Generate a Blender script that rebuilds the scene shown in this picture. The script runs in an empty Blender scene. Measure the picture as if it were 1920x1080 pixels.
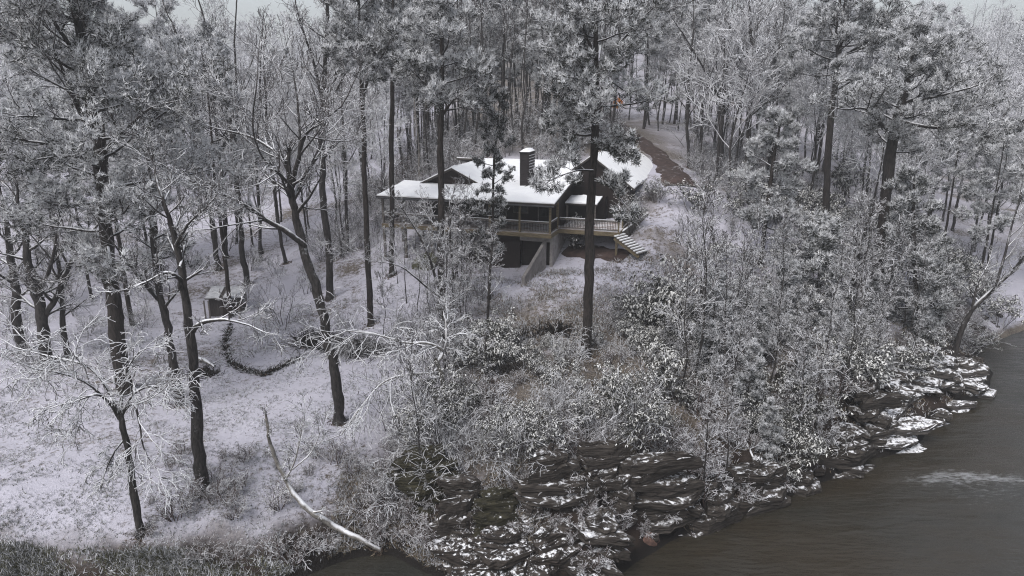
import bpy, math, random
import numpy as np
from mathutils import Vector
R = math.radians
SC = bpy.context.scene
COL = SC.collection

# ------------------------------------------------------------------ camera, sky, sun, exposure
F = 1300.0                      # focal length in pixels of the 1920 px wide photograph
PITCH = R(16.0)
CAM = np.array([0.0, 0.0, 22.0])
cd = bpy.data.cameras.new('camera'); cd.sensor_width = 36.0; cd.lens = 36.0 * F / 1920.0
cd.clip_start = 0.5; cd.clip_end = 3000
cam = bpy.data.objects.new('camera', cd); COL.objects.link(cam)
cam.location = CAM; cam.rotation_euler = (R(90) - PITCH, 0, 0); SC.camera = cam

SUN_EL, SUN_AZ = R(56), R(215)  # high, behind a closed cloud deck
w = bpy.data.worlds.new('World'); SC.world = w; w.use_nodes = True
nt = w.node_tree; nt.nodes.clear()
sky = nt.nodes.new('ShaderNodeTexSky'); sky.sky_type = 'NISHITA'; sky.sun_disc = False
sky.sun_elevation = SUN_EL; sky.sun_rotation = SUN_AZ; sky.dust_density = 2.5; sky.air_density = 1.2; sky.ozone_density = 2.0
hs = nt.nodes.new('ShaderNodeHueSaturation'); hs.inputs['Saturation'].default_value = 0.36
bg = nt.nodes.new('ShaderNodeBackground'); bg.inputs['Strength'].default_value = 0.125
ow = nt.nodes.new('ShaderNodeOutputWorld')
nt.links.new(sky.outputs[0], hs.inputs['Color']); nt.links.new(hs.outputs[0], bg.inputs['Color'])
nt.links.new(bg.outputs[0], ow.inputs['Surface'])
sd = bpy.data.lights.new('sun', 'SUN'); sd.energy = 1.5; sd.angle = R(30); sd.color = (1.0, 0.985, 0.965)
sun = bpy.data.objects.new('sun', sd); COL.objects.link(sun)
sun.rotation_euler = Vector((math.sin(SUN_AZ) * math.cos(SUN_EL), math.cos(SUN_AZ) * math.cos(SUN_EL), math.sin(SUN_EL))).to_track_quat('Z', 'Y').to_euler()
SC.view_settings.view_transform = 'Standard'; SC.view_settings.look = 'None'
SC.view_settings.gamma = 1.0; SC.view_settings.use_curve_mapping = False
SC.view_settings.exposure = 0.62
SC.render.engine = 'CYCLES'
SC.cycles.max_bounces = 5; SC.cycles.diffuse_bounces = 3; SC.cycles.glossy_bounces = 2
SC.cycles.transparent_max_bounces = 4; SC.cycles.volume_bounces = 0; SC.cycles.use_denoising = True; SC.cycles.denoising_prefilter = 'NONE'; SC.cycles.filter_width = 1.15; SC.cycles.sample_clamp_indirect = 4.0

rnd = random.Random(7)
nr = np.random.default_rng(7)
CP, SP = math.cos(PITCH), math.sin(PITCH)

# ------------------------------------------------------------------ pixel of the photograph -> place
def ray(u, v):
    a = (u - 960) / F; b = (v - 540) / F
    return np.array([a, CP - b * SP, -SP - b * CP])
def at(u, v, Y):                # the point of that line of sight Y metres out
    d = ray(u, v); return CAM + d * (Y / d[1])
def atz(u, v, z):
    d = ray(u, v); return CAM + d * ((z - CAM[2]) / d[2])
def mpp(p):                     # metres per photo pixel at a point
    q = np.asarray(p) - CAM; return (q[1] * CP - q[2] * SP) / F

# ------------------------------------------------------------------ terrain
shore_px = [(560, 1085), (640, 1052), (735, 1040), (800, 1075), (900, 1092), (1040, 1098), (1150, 1085), (1190, 1055), (1260, 1010),
            (1400, 962), (1540, 905), (1625, 862), (1720, 832), (1745, 790), (1850, 742), (1862, 700), (1835, 660), (1885, 632), (1935, 615)]
SHORE = [np.array([-140, 23.0]), np.array([-80, 24.5]), np.array([-45, 25.3]), np.array([-25, 25.6]), np.array([-14, 26.2])]
SHORE += [atz(u, v, 0)[:2] for u, v in shore_px] + [np.array([66, 66]), np.array([95, 72]), np.array([150, 78]), np.array([320, 86])]
ctrl = []
def resample(pl, step):
    out = []
    for a, b in zip(pl[:-1], pl[1:]):
        n = max(1, int(np.linalg.norm(b - a) / step))
        for i in range(n): out.append((a + (b - a) * i / n, (b - a) / np.linalg.norm(b - a)))
    return out
for p, t in resample(SHORE, 2.4):
    n = np.array([-t[1], t[0]])                      # landward
    right = p[0] > -4
    ctrl.append((p[0], p[1], 0.02))
    q = p - n * 2.0; ctrl.append((q[0], q[1], -1.3))
    if -40 < p[0] < 60:
        q = p + n * 1.7; ctrl.append((q[0], q[1], 1.7 if 0 < p[0] < 33 else 1.5 if p[0] <= 0 else 0.9))
for x, y in [(-200, 0), (-60, 5), (-20, 5), (0, 10), (20, 10), (60, 20), (120, 30), (300, 30), (0, -60), (200, -60), (-200, -60), (35, 30), (60, 45), (90, 55)]:
    ctrl.append((x, y, -1.8))
def cp(u, v, Y): p = at(u, v, Y); ctrl.append(tuple(p))
for x, y, z in [(-70, 28, 2.4), (-40, 28, 2.4), (-25, 28, 2.4), (-14, 29, 2.4), (-60, 36, 2.8), (-30, 36, 2.8), (-16, 35, 2.7), (-9, 33, 2.6), (-50, 45, 3.2), (-30, 45, 3.2), (-15, 44, 3.2),
                (-60, 52, 3.6), (-35, 52, 3.5), (-18, 51, 3.5), (-35, 61, 4.3), (-22, 60, 4.3), (-60, 62, 4.6), (-50, 80, 6.0), (-25, 78, 6.2), (-90, 85, 6), (-50, 110, 7.6), (-20, 108, 9.5),
                (-80, 150, 9), (-30, 150, 11.5), (-120, 190, 13), (-60, 200, 15), (0, 190, 24), (-200, 120, 9), (-200, 250, 22), (-60, 270, 26), (-400, 300, 26), (0, 300, 34), (-300, 600, 45), (0, 600, 52), (400, 600, 45)]:
    ctrl.append((x, y, z))
for a in [(1400, 700, 43), (1100, 670, 43.5), (1000, 620, 47), (1040, 520, 54), (700, 620, 50), (820, 560, 53), (790, 500, 58), (870, 505, 58.5), (985, 514, 56.5), (1250, 620, 47), (1500, 620, 49), (1650, 600, 52),
          (1300, 520, 55), (1500, 450, 64), (1600, 380, 76), (1350, 340, 78), (1270, 270, 90), (1180, 240, 98), (950, 290, 80), (870, 290, 82), (950, 250, 92), (1060, 240, 95), (1270, 335, 69), (1225, 420, 58.5), (1230, 350, 66),
          (700, 400, 74), (760, 440, 66), (1400, 840, 34.6), (1200, 860, 32.3), (1100, 860, 31.8), (1000, 860, 31.8), (900, 860, 32.2), (800, 800, 36), (850, 930, 30.3), (1550, 740, 40.5), (1300, 860, 33.0), (1690, 690, 47)]:
    cp(*a)
for x, y, z in [(8.2, 54.8, 8.0), (10.9, 55.2, 8.7), (4.5, 53.8, 7.5), (5.5, 57, 7.9), (6.5, 59.5, 8.6), (8.4, 57, 8.3), (2.5, 57, 7.3), (0, 58, 7.0), (-3, 57, 6.9), (10, 60, 9.6), (12.6, 63.3, 10.7), (-2, 54, 7.0), (-8, 57, 7.0), (-13, 60, 6.6), (-12, 70, 8), (-4, 74, 11.5), (6, 76, 13), (14, 66, 11.8), (18, 66, 12.3), (17, 75, 13.5),
                (55, 66, 1.5), (70, 80, 2.2), (60, 92, 3.0), (90, 92, 3), (80, 120, 4), (130, 120, 4), (48, 75, 3.0), (42, 70, 5.0), (120, 160, 10), (200, 160, 10), (90, 170, 13), (150, 220, 24), (90, 230, 26), (250, 260, 28), (40, 120, 15), (50, 160, 20), (30, 110, 16), (400, 250, 20), (35, 90, 11)]:
    ctrl.append((x, y, z))
ctrl = np.array(ctrl)
_N = len(ctrl)
_A = np.zeros((_N + 3, _N + 3))
_D = np.linalg.norm(ctrl[:, None, :2] - ctrl[None, :, :2], axis=2)
_A[:_N, :_N] = _D - 0.02 * np.eye(_N)
_A[:_N, _N] = 1; _A[:_N, _N + 1:] = ctrl[:, :2] * 0.01; _A[_N:, :_N] = _A[:_N, _N:].T
_W = np.linalg.solve(_A, np.concatenate([ctrl[:, 2], np.zeros(3)]))
def H(x, y):
    x = np.atleast_1d(np.asarray(x, float)); y = np.atleast_1d(np.asarray(y, float))
    out = np.empty(x.size); xf = x.ravel(); yf = y.ravel()
    for i in range(0, xf.size, 20000):
        xs, ys = xf[i:i + 20000], yf[i:i + 20000]
        d = np.hypot(xs[:, None] - ctrl[None, :, 0], ys[:, None] - ctrl[None, :, 1])
        out[i:i + 20000] = d @ _W[:_N] + _W[_N] + _W[_N + 1] * xs * 0.01 + _W[_N + 2] * ys * 0.01
    n = 0.07 * np.sin(xf * 1.3 + 2 * np.sin(yf * 0.7)) * np.sin(yf * 1.1 + 1.5 * np.sin(xf * 0.5)) + 0.05 * np.sin(xf * 2.9 + yf * 1.7) * np.sin(yf * 3.1 - xf * 1.2)
    out += n * np.clip(out * 0.8, 0.1, 1.0) * np.clip((78 - yf) / 12, 0.05, 1)
    return out.reshape(x.shape)
def h1(x, y): return float(H(x, y)[0])
def G(u, v):                    # where that line of sight meets the ground
    d = ray(u, v); s = np.arange(15, 400, 0.25)
    P = CAM + s[:, None] * d
    below = np.nonzero(P[:, 2] < H(P[:, 0], P[:, 1]))[0]
    return P[below[0]] if len(below) else P[-1]

# ------------------------------------------------------------------ materials
class NT:
    def __init__(s, name):
        s.m = bpy.data.materials.new(name); s.m.use_nodes = True; s.t = s.m.node_tree; s.t.nodes.clear()
        s.out = s.n('ShaderNodeOutputMaterial'); s.b = s.n('ShaderNodeBsdfPrincipled'); s.l(s.b.outputs[0], s.out.inputs['Surface'])
    def n(s, t, **k):
        x = s.t.nodes.new(t)
        for a, b in k.items(): setattr(x, a, b)
        return x
    def l(s, a, b): s.t.links.new(a, b)
    def pos(s):
        g = s.n('ShaderNodeNewGeometry'); return g
    def noise(s, scale, detail=4, rough=0.6, vec=None, stretch=None):
        x = s.n('ShaderNodeTexNoise'); x.inputs['Scale'].default_value = scale; x.inputs['Detail'].default_value = detail; x.inputs['Roughness'].default_value = rough
        if vec is None: vec = s.n('ShaderNodeNewGeometry').outputs['Position']
        if stretch:
            mp = s.n('ShaderNodeMapping'); mp.inputs['Scale'].default_value = stretch; s.l(vec, mp.inputs['Vector']); vec = mp.outputs[0]
        s.l(vec, x.inputs['Vector']); return x.outputs['Fac']
    def ramp(s, v, lo, hi, a=0.0, b=1.0):
        x = s.n('ShaderNodeMapRange'); x.interpolation_type = 'SMOOTHSTEP'; s.l(v, x.inputs['Value'])
        x.inputs['From Min'].default_value = lo; x.inputs['From Max'].default_value = hi; x.inputs['To Min'].default_value = a; x.inputs['To Max'].default_value = b
        return x.outputs[0]
    def math(s, op, a, b=0.0):
        x = s.n('ShaderNodeMath', operation=op)
        for i, q in enumerate((a, b)):
            if isinstance(q, (int, float)): x.inputs[i].default_value = q
            else: s.l(q, x.inputs[i])
        return x.outputs[0]
    def mix(s, f, a, b):
        x = s.n('ShaderNodeMix', data_type='RGBA')
        for i, q in ((0, f), (6, a), (7, b)):
            if isinstance(q, (int, float)): x.inputs[i].default_value = q
            elif isinstance(q, tuple): x.inputs[i].default_value = (*q, 1)
            else: s.l(q, x.inputs[i])
        return x.outputs[2]
    def nz(s):
        g = s.n('ShaderNodeNewGeometry'); x = s.n('ShaderNodeSeparateXYZ'); s.l(g.outputs['Normal'], x.inputs[0]); return x.outputs['Z']
    def pz(s, ax='Z'):
        g = s.n('ShaderNodeNewGeometry'); x = s.n('ShaderNodeSeparateXYZ'); s.l(g.outputs['Position'], x.inputs[0]); return x.outputs[ax]
    def bump(s, h, st=0.3, dist=0.05):
        x = s.n('ShaderNodeBump'); x.inputs['Strength'].default_value = st; x.inputs['Distance'].default_value = dist
        s.l(h, x.inputs['Height']); s.l(x.outputs[0], s.b.inputs['Normal'])
    def done(s, col, rough=0.9, spec=0.2):
        if isinstance(col, tuple): s.b.inputs['Base Color'].default_value = (*col, 1)
        else: s.l(col, s.b.inputs['Base Color'])
        s.b.inputs['Roughness'].default_value = rough; s.b.inputs['Specular IOR Level'].default_value = spec
        return s.m
SNOW = (0.80, 0.80, 0.83)
def m_snowy(name, c1, c2, sc, lo, hi, snow=SNOW, patch=1.2, stretch=None, bump=0.4, amount=1.0, pamp=1.2):
    k = NT(name); n1 = k.noise(sc, 5, 0.65, stretch=stretch); n2 = k.noise(patch, 4, 0.7)
    base = k.mix(k.ramp(n1, 0.3, 0.7), c1, c2)
    z = k.math('ADD', k.nz(), k.math('MULTIPLY', k.math('SUBTRACT', n2, 0.5), pamp))
    f = k.math('MULTIPLY', k.ramp(z, lo, hi), amount)
    k.bump(n1, bump, 0.04)
    return k.done(k.mix(f, base, snow))
M = {}
M['pine_bark'] = m_snowy('pine_bark', (0.014, 0.012, 0.011), (0.050, 0.041, 0.037), 11, 0.35, 0.8, bump=0.9, patch=2.0, stretch=(1, 1, 0.25))
M['bark'] = m_snowy('grey_bark', (0.016, 0.014, 0.014), (0.062, 0.055, 0.052), 9, 0.3, 0.75, bump=0.9, patch=2.0, stretch=(1, 1, 0.3))
M['pale_bark'] = m_snowy('pale_bark', (0.09, 0.08, 0.072), (0.26, 0.24, 0.22), 6, 0.15, 0.8, patch=2.0)
M['twig'] = m_snowy('frosted_twig', (0.038, 0.032, 0.031), (0.12, 0.107, 0.106), 3, 0.08, 0.75, patch=0.8, bump=0.0)
M['white_twig'] = m_snowy('rimed_twig', (0.085, 0.078, 0.078), (0.25, 0.24, 0.24), 3, -0.1, 0.8, patch=0.8, bump=0.0)
M['haze_rime'] = m_snowy('haze_paled_rime', (0.20, 0.19, 0.195), (0.42, 0.41, 0.42), 3, -0.3, 0.6, patch=0.8, bump=0.0)  # rime on far twigs, paled further so its colour stands in for mist
M['brown_twig'] = m_snowy('brown_twig', (0.045, 0.030, 0.026), (0.12, 0.085, 0.075), 3, 0.15, 0.9, patch=0.8, bump=0.0)
def m_plain(name, c1, c2, sc=4.0, rough=0.85, spec=0.2, stretch=None, bump=0.0):
    k = NT(name); n = k.noise(sc, 4, 0.6, stretch=stretch)
    if bump: k.bump(n, bump, 0.03)
    return k.done(k.mix(k.ramp(n, 0.3, 0.7), c1, c2), rough, spec)
M['dark_brush'] = m_plain('dark_brush', (0.008, 0.007, 0.006), (0.03, 0.025, 0.022), 3)
M['needle'] = m_plain('pine_needles', (0.014, 0.016, 0.012), (0.038, 0.038, 0.030), 0.7)
M['frost'] = m_plain('frosted_needles', (0.50, 0.50, 0.51), (0.80, 0.80, 0.82), 0.9)
M['leaf'] = m_plain('laurel_leaves', (0.012, 0.013, 0.009), (0.040, 0.036, 0.027), 0.9, 0.6, 0.4)
M['leaf_frost'] = m_plain('snowy_laurel_leaves', (0.46, 0.455, 0.44), (0.82, 0.81, 0.79), 1.1)
M['dry'] = m_plain('dry_grass', (0.10, 0.075, 0.05), (0.24, 0.20, 0.15), 1.0)
M['olive'] = m_plain('olive_grass', (0.05, 0.05, 0.03), (0.12, 0.115, 0.075), 1.0)
M['grass_frost'] = m_plain('frosted_grass', (0.38, 0.38, 0.40), (0.64, 0.64, 0.67), 1.0)
M['orange'] = m_plain('orange_leaves', (0.62, 0.20, 0.015), (0.85, 0.36, 0.03), 6)
M['rust'] = m_plain('rust_leaves', (0.06, 0.042, 0.034), (0.13, 0.092, 0.07), 2)
M['snow'] = m_plain('snow', (0.80, 0.80, 0.82), (0.86, 0.86, 0.87), 1.5, 0.8, 0.3, bump=0.15)
M['rock'] = m_snowy('layered_rock', (0.010, 0.008, 0.0075), (0.062, 0.051, 0.044), 2.6, 0.95, 1.30, patch=4.6, stretch=(0.6, 0.6, 6), bump=1.0, pamp=2.6)
M['moss_rock'] = m_snowy('mossy_rock', (0.010, 0.009, 0.006), (0.050, 0.045, 0.028), 2.4, 1.1, 1.5, patch=4.0, stretch=(0.6, 0.6, 6), bump=1.0, pamp=2.4)
M['pale_rock'] = m_snowy('pale_rock', (0.022, 0.019, 0.018), (0.11, 0.098, 0.09), 2.4, 0.74, 1.1, patch=3.4, stretch=(0.6, 0.6, 6), bump=1.0, pamp=2.2)
M['cliff_rock'] = m_snowy('cliff_rock', (0.012, 0.009, 0.008), (0.066, 0.057, 0.050), 2.6, 0.88, 1.22, patch=3.0, stretch=(0.6, 0.6, 6), bump=1.0, pamp=1.5)
M['red_rock'] = m_plain('reddish_boulder', (0.07, 0.042, 0.035), (0.16, 0.095, 0.075), 5, bump=1.0)
M['siding'] = m_plain('dark_brown_siding', (0.016, 0.011, 0.0105), (0.030, 0.022, 0.020), 8, 0.7, stretch=(6, 6, 0.3), bump=0.3)
M['chimney'] = m_plain('charcoal_siding', (0.026, 0.022, 0.023), (0.048, 0.041, 0.043), 5, 0.8, stretch=(0.5, 0.5, 8))
M['roofing'] = m_plain('dark_roofing', (0.04, 0.035, 0.033), (0.07, 0.06, 0.055), 8)
M['timber'] = m_plain('treated_timber', (0.105, 0.083, 0.052), (0.20, 0.162, 0.105), 3, stretch=(1, 1, 5), bump=0.2)
M['grey_timber'] = m_plain('weathered_timber', (0.08, 0.07, 0.062), (0.17, 0.152, 0.14), 4, stretch=(1, 1, 6), bump=0.2)
M['deck'] = m_snowy('deck_boards', (0.17, 0.12, 0.10), (0.28, 0.21, 0.18), 4, 0.75, 1.2, patch=0.9, stretch=(4, 0.4, 1), amount=0.75)
M['concrete'] = m_snowy('concrete', (0.22, 0.20, 0.195), (0.34, 0.32, 0.31), 2.5, 0.6, 0.9, patch=1.0)
M['bare_concrete'] = m_plain('bare_concrete', (0.16, 0.145, 0.14), (0.27, 0.25, 0.24), 2.0, bump=0.3)
M['shed_board'] = m_plain('pale_shed_boards', (0.34, 0.34, 0.36), (0.52, 0.52, 0.54), 3)
M['shed'] = m_plain('dark_shed_boards', (0.035, 0.03, 0.03), (0.08, 0.07, 0.068), 6, stretch=(4, 4, 0.4))
M['metal'] = m_plain('dark_metal', (0.05, 0.05, 0.055), (0.09, 0.09, 0.095), 5, 0.5, 0.5)
k = NT('dark_glass'); k.b.inputs['Metallic'].default_value = 0.0; M['glass'] = k.done((0.012, 0.013, 0.015), 0.08, 0.6)
M['clay'] = m_snowy('red_clay', (0.034, 0.023, 0.021), (0.078, 0.053, 0.047), 1.6, 1.05, 1.45, patch=1.4, bump=0.6)
k = NT('snowy_ground')
n1 = k.noise(2.6, 6, 0.75); n2 = k.noise(0.16, 3, 0.5); n3 = k.noise(9.0, 3, 0.8); n4 = k.noise(0.5, 4, 0.6)
lit = k.mix(k.ramp(n3, 0.35, 0.65), (0.055, 0.045, 0.038), (0.20, 0.17, 0.14))
s = k.math('ADD', k.math('ADD', n1, k.math('MULTIPLY', k.math('SUBTRACT', n2, 0.5), 0.85)), k.math('MULTIPLY', k.math('SUBTRACT', n3, 0.5), 0.34))
sn = k.ramp(s, 0.29, 0.50)
low = k.ramp(k.math('ADD', k.pz(), k.math('MULTIPLY', n4, 1.6)), 1.6, 3.2)       # the banks by the water are bare earth
wet = k.ramp(k.math('ADD', k.pz(), k.math('MULTIPLY', n1, .5)), .45, .85)
low2 = k.ramp(k.math('ADD', k.pz(), k.math('MULTIPLY', n4, 3.0)), 3.6, 6.0)
east = k.ramp(k.math('ADD', k.pz('X'), k.math('MULTIPLY', n4, 4.0)), -8.0, -3.0)
low = k.math('MULTIPLY', low, k.math('ADD', k.math('MULTIPLY', east, low2), k.math('SUBTRACT', 1.0, east)))
low = k.math('MAXIMUM', low, k.ramp(k.pz('X'), 42.0, 46.0))
steep = k.ramp(k.nz(), 0.72, 0.93)
wood = k.math('MULTIPLY', k.math('MULTIPLY', k.ramp(k.math('ADD', k.pz('Y'), k.math('MULTIPLY', n4, 6.0)), 80.0, 87.0), k.ramp(k.pz('X'), -18.0, -10.0)), k.ramp(k.pz('X'), 16.0, 24.0, 1.0, .35))
thick = k.math('MULTIPLY', k.ramp(k.math('ADD', k.pz('X'), k.math('MULTIPLY', n4, 8.0)), -2.5, 2.5), k.ramp(k.math('ADD', k.pz('Y'), k.math('MULTIPLY', n4, 8.0)), 52.0, 57.0, 1.0, 0.0))
thick = k.math('MAXIMUM', thick, wood)
sn = k.math('MULTIPLY', sn, k.math('SUBTRACT', 1.0, k.math('MULTIPLY', thick, k.ramp(n4, 0.50, 0.70, 0.96, 0.45))))
sn = k.math('MULTIPLY', sn, k.math('MULTIPLY', k.math('MULTIPLY', wet, k.ramp(low, 0, 1, 0.04, 1.0)), k.ramp(steep, 0, 1, 0.25, 1.0)))
earth = k.mix(k.ramp(n4, 0.35, 0.6), (0.011, 0.007, 0.006), (0.036, 0.025, 0.020))  # bare bank earth, its colour darkened further for the bluff's deep shade
earth = k.mix(wet, (0.010, 0.008, 0.007), earth)
base = k.mix(low, earth, lit)
k.bump(k.math('ADD', n1, n3), 0.5, 0.12)
M['ground'] = k.done(k.mix(sn, base, (0.47, 0.455, 0.515)), 0.9)

# ------------------------------------------------------------------ mesh helpers
def norm(a): return a / np.maximum(np.linalg.norm(a, axis=-1, keepdims=True), 1e-9)
def make_mesh(name, V, polys, mats, midx=None, smooth=None):
    me = bpy.data.meshes.new(name)
    V = np.asarray(V, np.float32)
    sizes = np.concatenate([np.full(len(p), p.shape[1]) for p in polys]).astype(np.int32)
    loops = np.concatenate([p.ravel() for p in polys]).astype(np.int32)
    me.vertices.add(len(V)); me.vertices.foreach_set('co', V.ravel())
    me.loops.add(len(loops)); me.loops.foreach_set('vertex_index', loops)
    me.polygons.add(len(sizes)); me.polygons.foreach_set('loop_start', np.concatenate([[0], np.cumsum(sizes)[:-1]]).astype(np.int32))
    if midx is not None: me.polygons.foreach_set('material_index', np.concatenate(midx).astype(np.int32))
    if smooth is not None: me.polygons.foreach_set('use_smooth', np.concatenate(smooth))
    me.update(calc_edges=True)
    for m in mats: me.materials.append(M[m] if isinstance(m, str) else m)
    return me
class Geo:
    """tubes, needle tufts, leaves and plain solids that become ONE mesh"""
    def __init__(s): s.V = []; s.P = []; s.MI = []; s.SM = []; s.n = 0; s.mats = []; s.tb = {}
    def mi(s, m):
        if m not in s.mats: s.mats.append(m)
        return s.mats.index(m)
    def raw(s, V, P, m, smooth=False):
        V = np.asarray(V, float).reshape(-1, 3); P = np.asarray(P, int)
        s.V.append(V); s.P.append(P + s.n); s.n += len(V)
        s.MI.append(np.full(len(P), s.mi(m)) if isinstance(m, str) else m); s.SM.append(np.full(len(P), smooth))
    def tube(s, pts, rad, sides, m): s.tb.setdefault((len(pts), sides, m), []).append((pts, rad))
    def flush(s):
        for (k, sd, m), L in s.tb.items():
            P = np.array([[tuple(p) for p in a[0]] for a in L], float); r = np.array([a[1] for a in L], float)
            T = norm(np.gradient(P, axis=1)); main = norm(P[:, -1] - P[:, 0])
            ref = np.where(np.abs(main[:, 2:3]) > 0.85, np.array([[1.0, 0, 0]]), np.array([[0, 0, 1.0]]))[:, None, :]
            U = norm(np.cross(T, np.broadcast_to(ref, T.shape))); W = np.cross(T, U)
            an = np.arange(sd) * 2 * math.pi / sd
            ring = P[:, :, None, :] + r[:, :, None, None] * (np.cos(an)[None, None, :, None] * U[:, :, None, :] + np.sin(an)[None, None, :, None] * W[:, :, None, :])
            N = len(L); idx = np.arange(N * k * sd).reshape(N, k, sd)
            a = idx[:, :-1, :]; b = np.roll(idx, -1, axis=2)[:, :-1, :]; c = np.roll(idx, -1, axis=2)[:, 1:, :]; d = idx[:, 1:, :]
            s.raw(ring.reshape(-1, 3), np.stack([a, b, c, d], -1).reshape(-1, 4), m, True)
        s.tb = {}
    def tufts(s, pos, dirs, nb, ln, wd, up, m_dark, m_frost, frost, spread=0.9):
        pos = np.asarray(pos, float); dirs = np.asarray(dirs, float); N = len(pos)
        if N == 0: return
        d = norm(dirs[:, None, :] * 0.7 + nr.normal(0, spread * 0.6, (N, nb, 3)) + np.array([0, 0, up]))
        L = ln * nr.uniform(0.6, 1.25, (N, nb, 1))
        side = norm(np.cross(d, nr.normal(0, 1, (N, nb, 3)))) * wd * nr.uniform(0.7, 1.4, (N, nb, 1))
        b = pos[:, None, :] + nr.normal(0, ln * 0.18, (N, nb, 3))
        V = np.stack([b - side, b + side, b + d * L], 2).reshape(-1, 3)
        fr = (nr.random((N, nb)) < np.clip(frost + 0.55 * d[:, :, 2], 0.03, 0.97)).ravel()
        a, c = s.mi(m_dark), s.mi(m_frost)
        s.raw(V, np.arange(len(V)).reshape(-1, 3), np.where(fr, c, a))
    def leaves(s, pos, dirs, nb, ln, wd, droop, m_dark, m_frost, frost):
        pos = np.asarray(pos, float); dirs = np.asarray(dirs, float); N = len(pos)
        if N == 0: return
        an = nr.uniform(0, 6.283, (N, nb)); o = np.stack([np.cos(an), np.sin(an), nr.uniform(-0.3, 0.5, (N, nb))], -1)
        d = norm(o + dirs[:, None, :] * 0.4)
        L = ln * nr.uniform(0.65, 1.3, (N, nb, 1))
        side = norm(np.cross(d, np.array([0, 0, 1.0]) + nr.normal(0, 0.35, (N, nb, 3)))) * wd * nr.uniform(0.7, 1.3, (N, nb, 1))
        b = pos[:, None, :] + nr.normal(0, ln * 0.25, (N, nb, 3))
        mid = b + d * L * 0.5; tip = b + d * L * 0.9 - np.array([0, 0, 1.0]) * L * droop
        V = np.stack([b, mid + side, tip, mid - side], 2).reshape(-1, 3)
        fr = (nr.random((N, nb)) < frost).ravel(); a, c = s.mi(m_dark), s.mi(m_frost)
        s.raw(V, np.arange(len(V)).reshape(-1, 4), np.where(fr, c, a))
    def box(s, x0, x1, y0, y1, z0, z1, m, bev=0.0):
        V = [(x, y, z) for z in (z0, z1) for y in (y0, y1) for x in (x0, x1)]
        s.raw(V, [(0, 2, 3, 1), (4, 5, 7, 6), (0, 1, 5, 4), (2, 6, 7, 3), (0, 4, 6, 2), (1, 3, 7, 5)], m)
    def prism(s, top, th, m):        # polygon of points, thickened downwards
        top = np.asarray(top, float); n = len(top); bot = top - np.array([0, 0, th])
        V = np.concatenate([top, bot])
        if n == 4: s.raw(V, [(0, 1, 2, 3), (7, 6, 5, 4)] + [(i, i + 4, (i + 1) % 4 + 4, (i + 1) % 4) for i in range(4)], m)
        else:
            s.raw(V, [(0, 1, 2), (5, 4, 3)], m); s.raw(V, [(i, i + 3, (i + 1) % 3 + 3, (i + 1) % 3) for i in range(3)], m)
    def bar(s, a, b, w, h, m):       # square bar between two points
        a = np.asarray(a, float); b = np.asarray(b, float); t = norm(b - a)
        ref = np.array([0, 0, 1.0]) if abs(t[2]) < 0.9 else np.array([1.0, 0, 0])
        u = norm(np.cross(t, ref)) * w / 2; v = norm(np.cross(u, t)) * h / 2
        V = [p + i * u + j * v for p in (a, b) for i, j in ((-1, -1), (1, -1), (1, 1), (-1, 1))]
        s.raw(V, [(3, 2, 1, 0), (4, 5, 6, 7)] + [(i, (i + 1) % 4, (i + 1) % 4 + 4, i + 4) for i in range(4)], m)
    def mesh(s, name):
        s.flush(); return make_mesh(name, np.concatenate(s.V), s.P, s.mats, s.MI, s.SM)
    def build(s, name, parent=None): return obj(name, s.mesh(name), parent)
def obj(name, me, parent=None, loc=None):
    o = bpy.data.objects.new(name, me); COL.objects.link(o)
    if parent: o.parent = parent
    if loc is not None: o.location = loc
    return o
def tag(o, label, cat, group=None, kind=None):
    o['label'] = label; o['category'] = cat
    if group: o['group'] = group
    if kind: o['kind'] = kind
    return o
def empty(name, loc=(0, 0, 0), rz=0.0, sc=1.0):
    o = bpy.data.objects.new(name, None); COL.objects.link(o); o.location = loc; o.rotation_euler = (0, 0, rz); o.scale = (sc,) * 3
    o.empty_display_size = 0.3; return o
def structure(o): o['kind'] = 'structure'; return o

# ------------------------------------------------------------------ ground, river, drive
def axis(lo, hi, fine_lo, fine_hi, step, grow_=1.09):
    a = list(np.arange(fine_lo, fine_hi, step)); d = step
    while a[-1] < hi: d *= grow_; a.append(a[-1] + d)
    d = step; b = [fine_lo]
    while b[-1] > lo: d *= grow_; b.append(b[-1] - d)
    return np.array(b[:0:-1] + a)
gx = axis(-600, 600, -34, 52, 0.34); gy = axis(-90, 900, 23, 66, 0.34)
X, Y = np.meshgrid(gx, gy)
Z = H(X, Y)
ii = np.arange(X.size).reshape(X.shape)
quads = np.stack([ii[:-1, :-1], ii[:-1, 1:], ii[1:, 1:], ii[1:, :-1]], -1).reshape(-1, 4)
ground = structure(obj('ground', make_mesh('ground', np.stack([X, Y, Z], -1).reshape(-1, 3), [quads], ['ground'], None, [np.ones(len(quads), bool)])))

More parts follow.
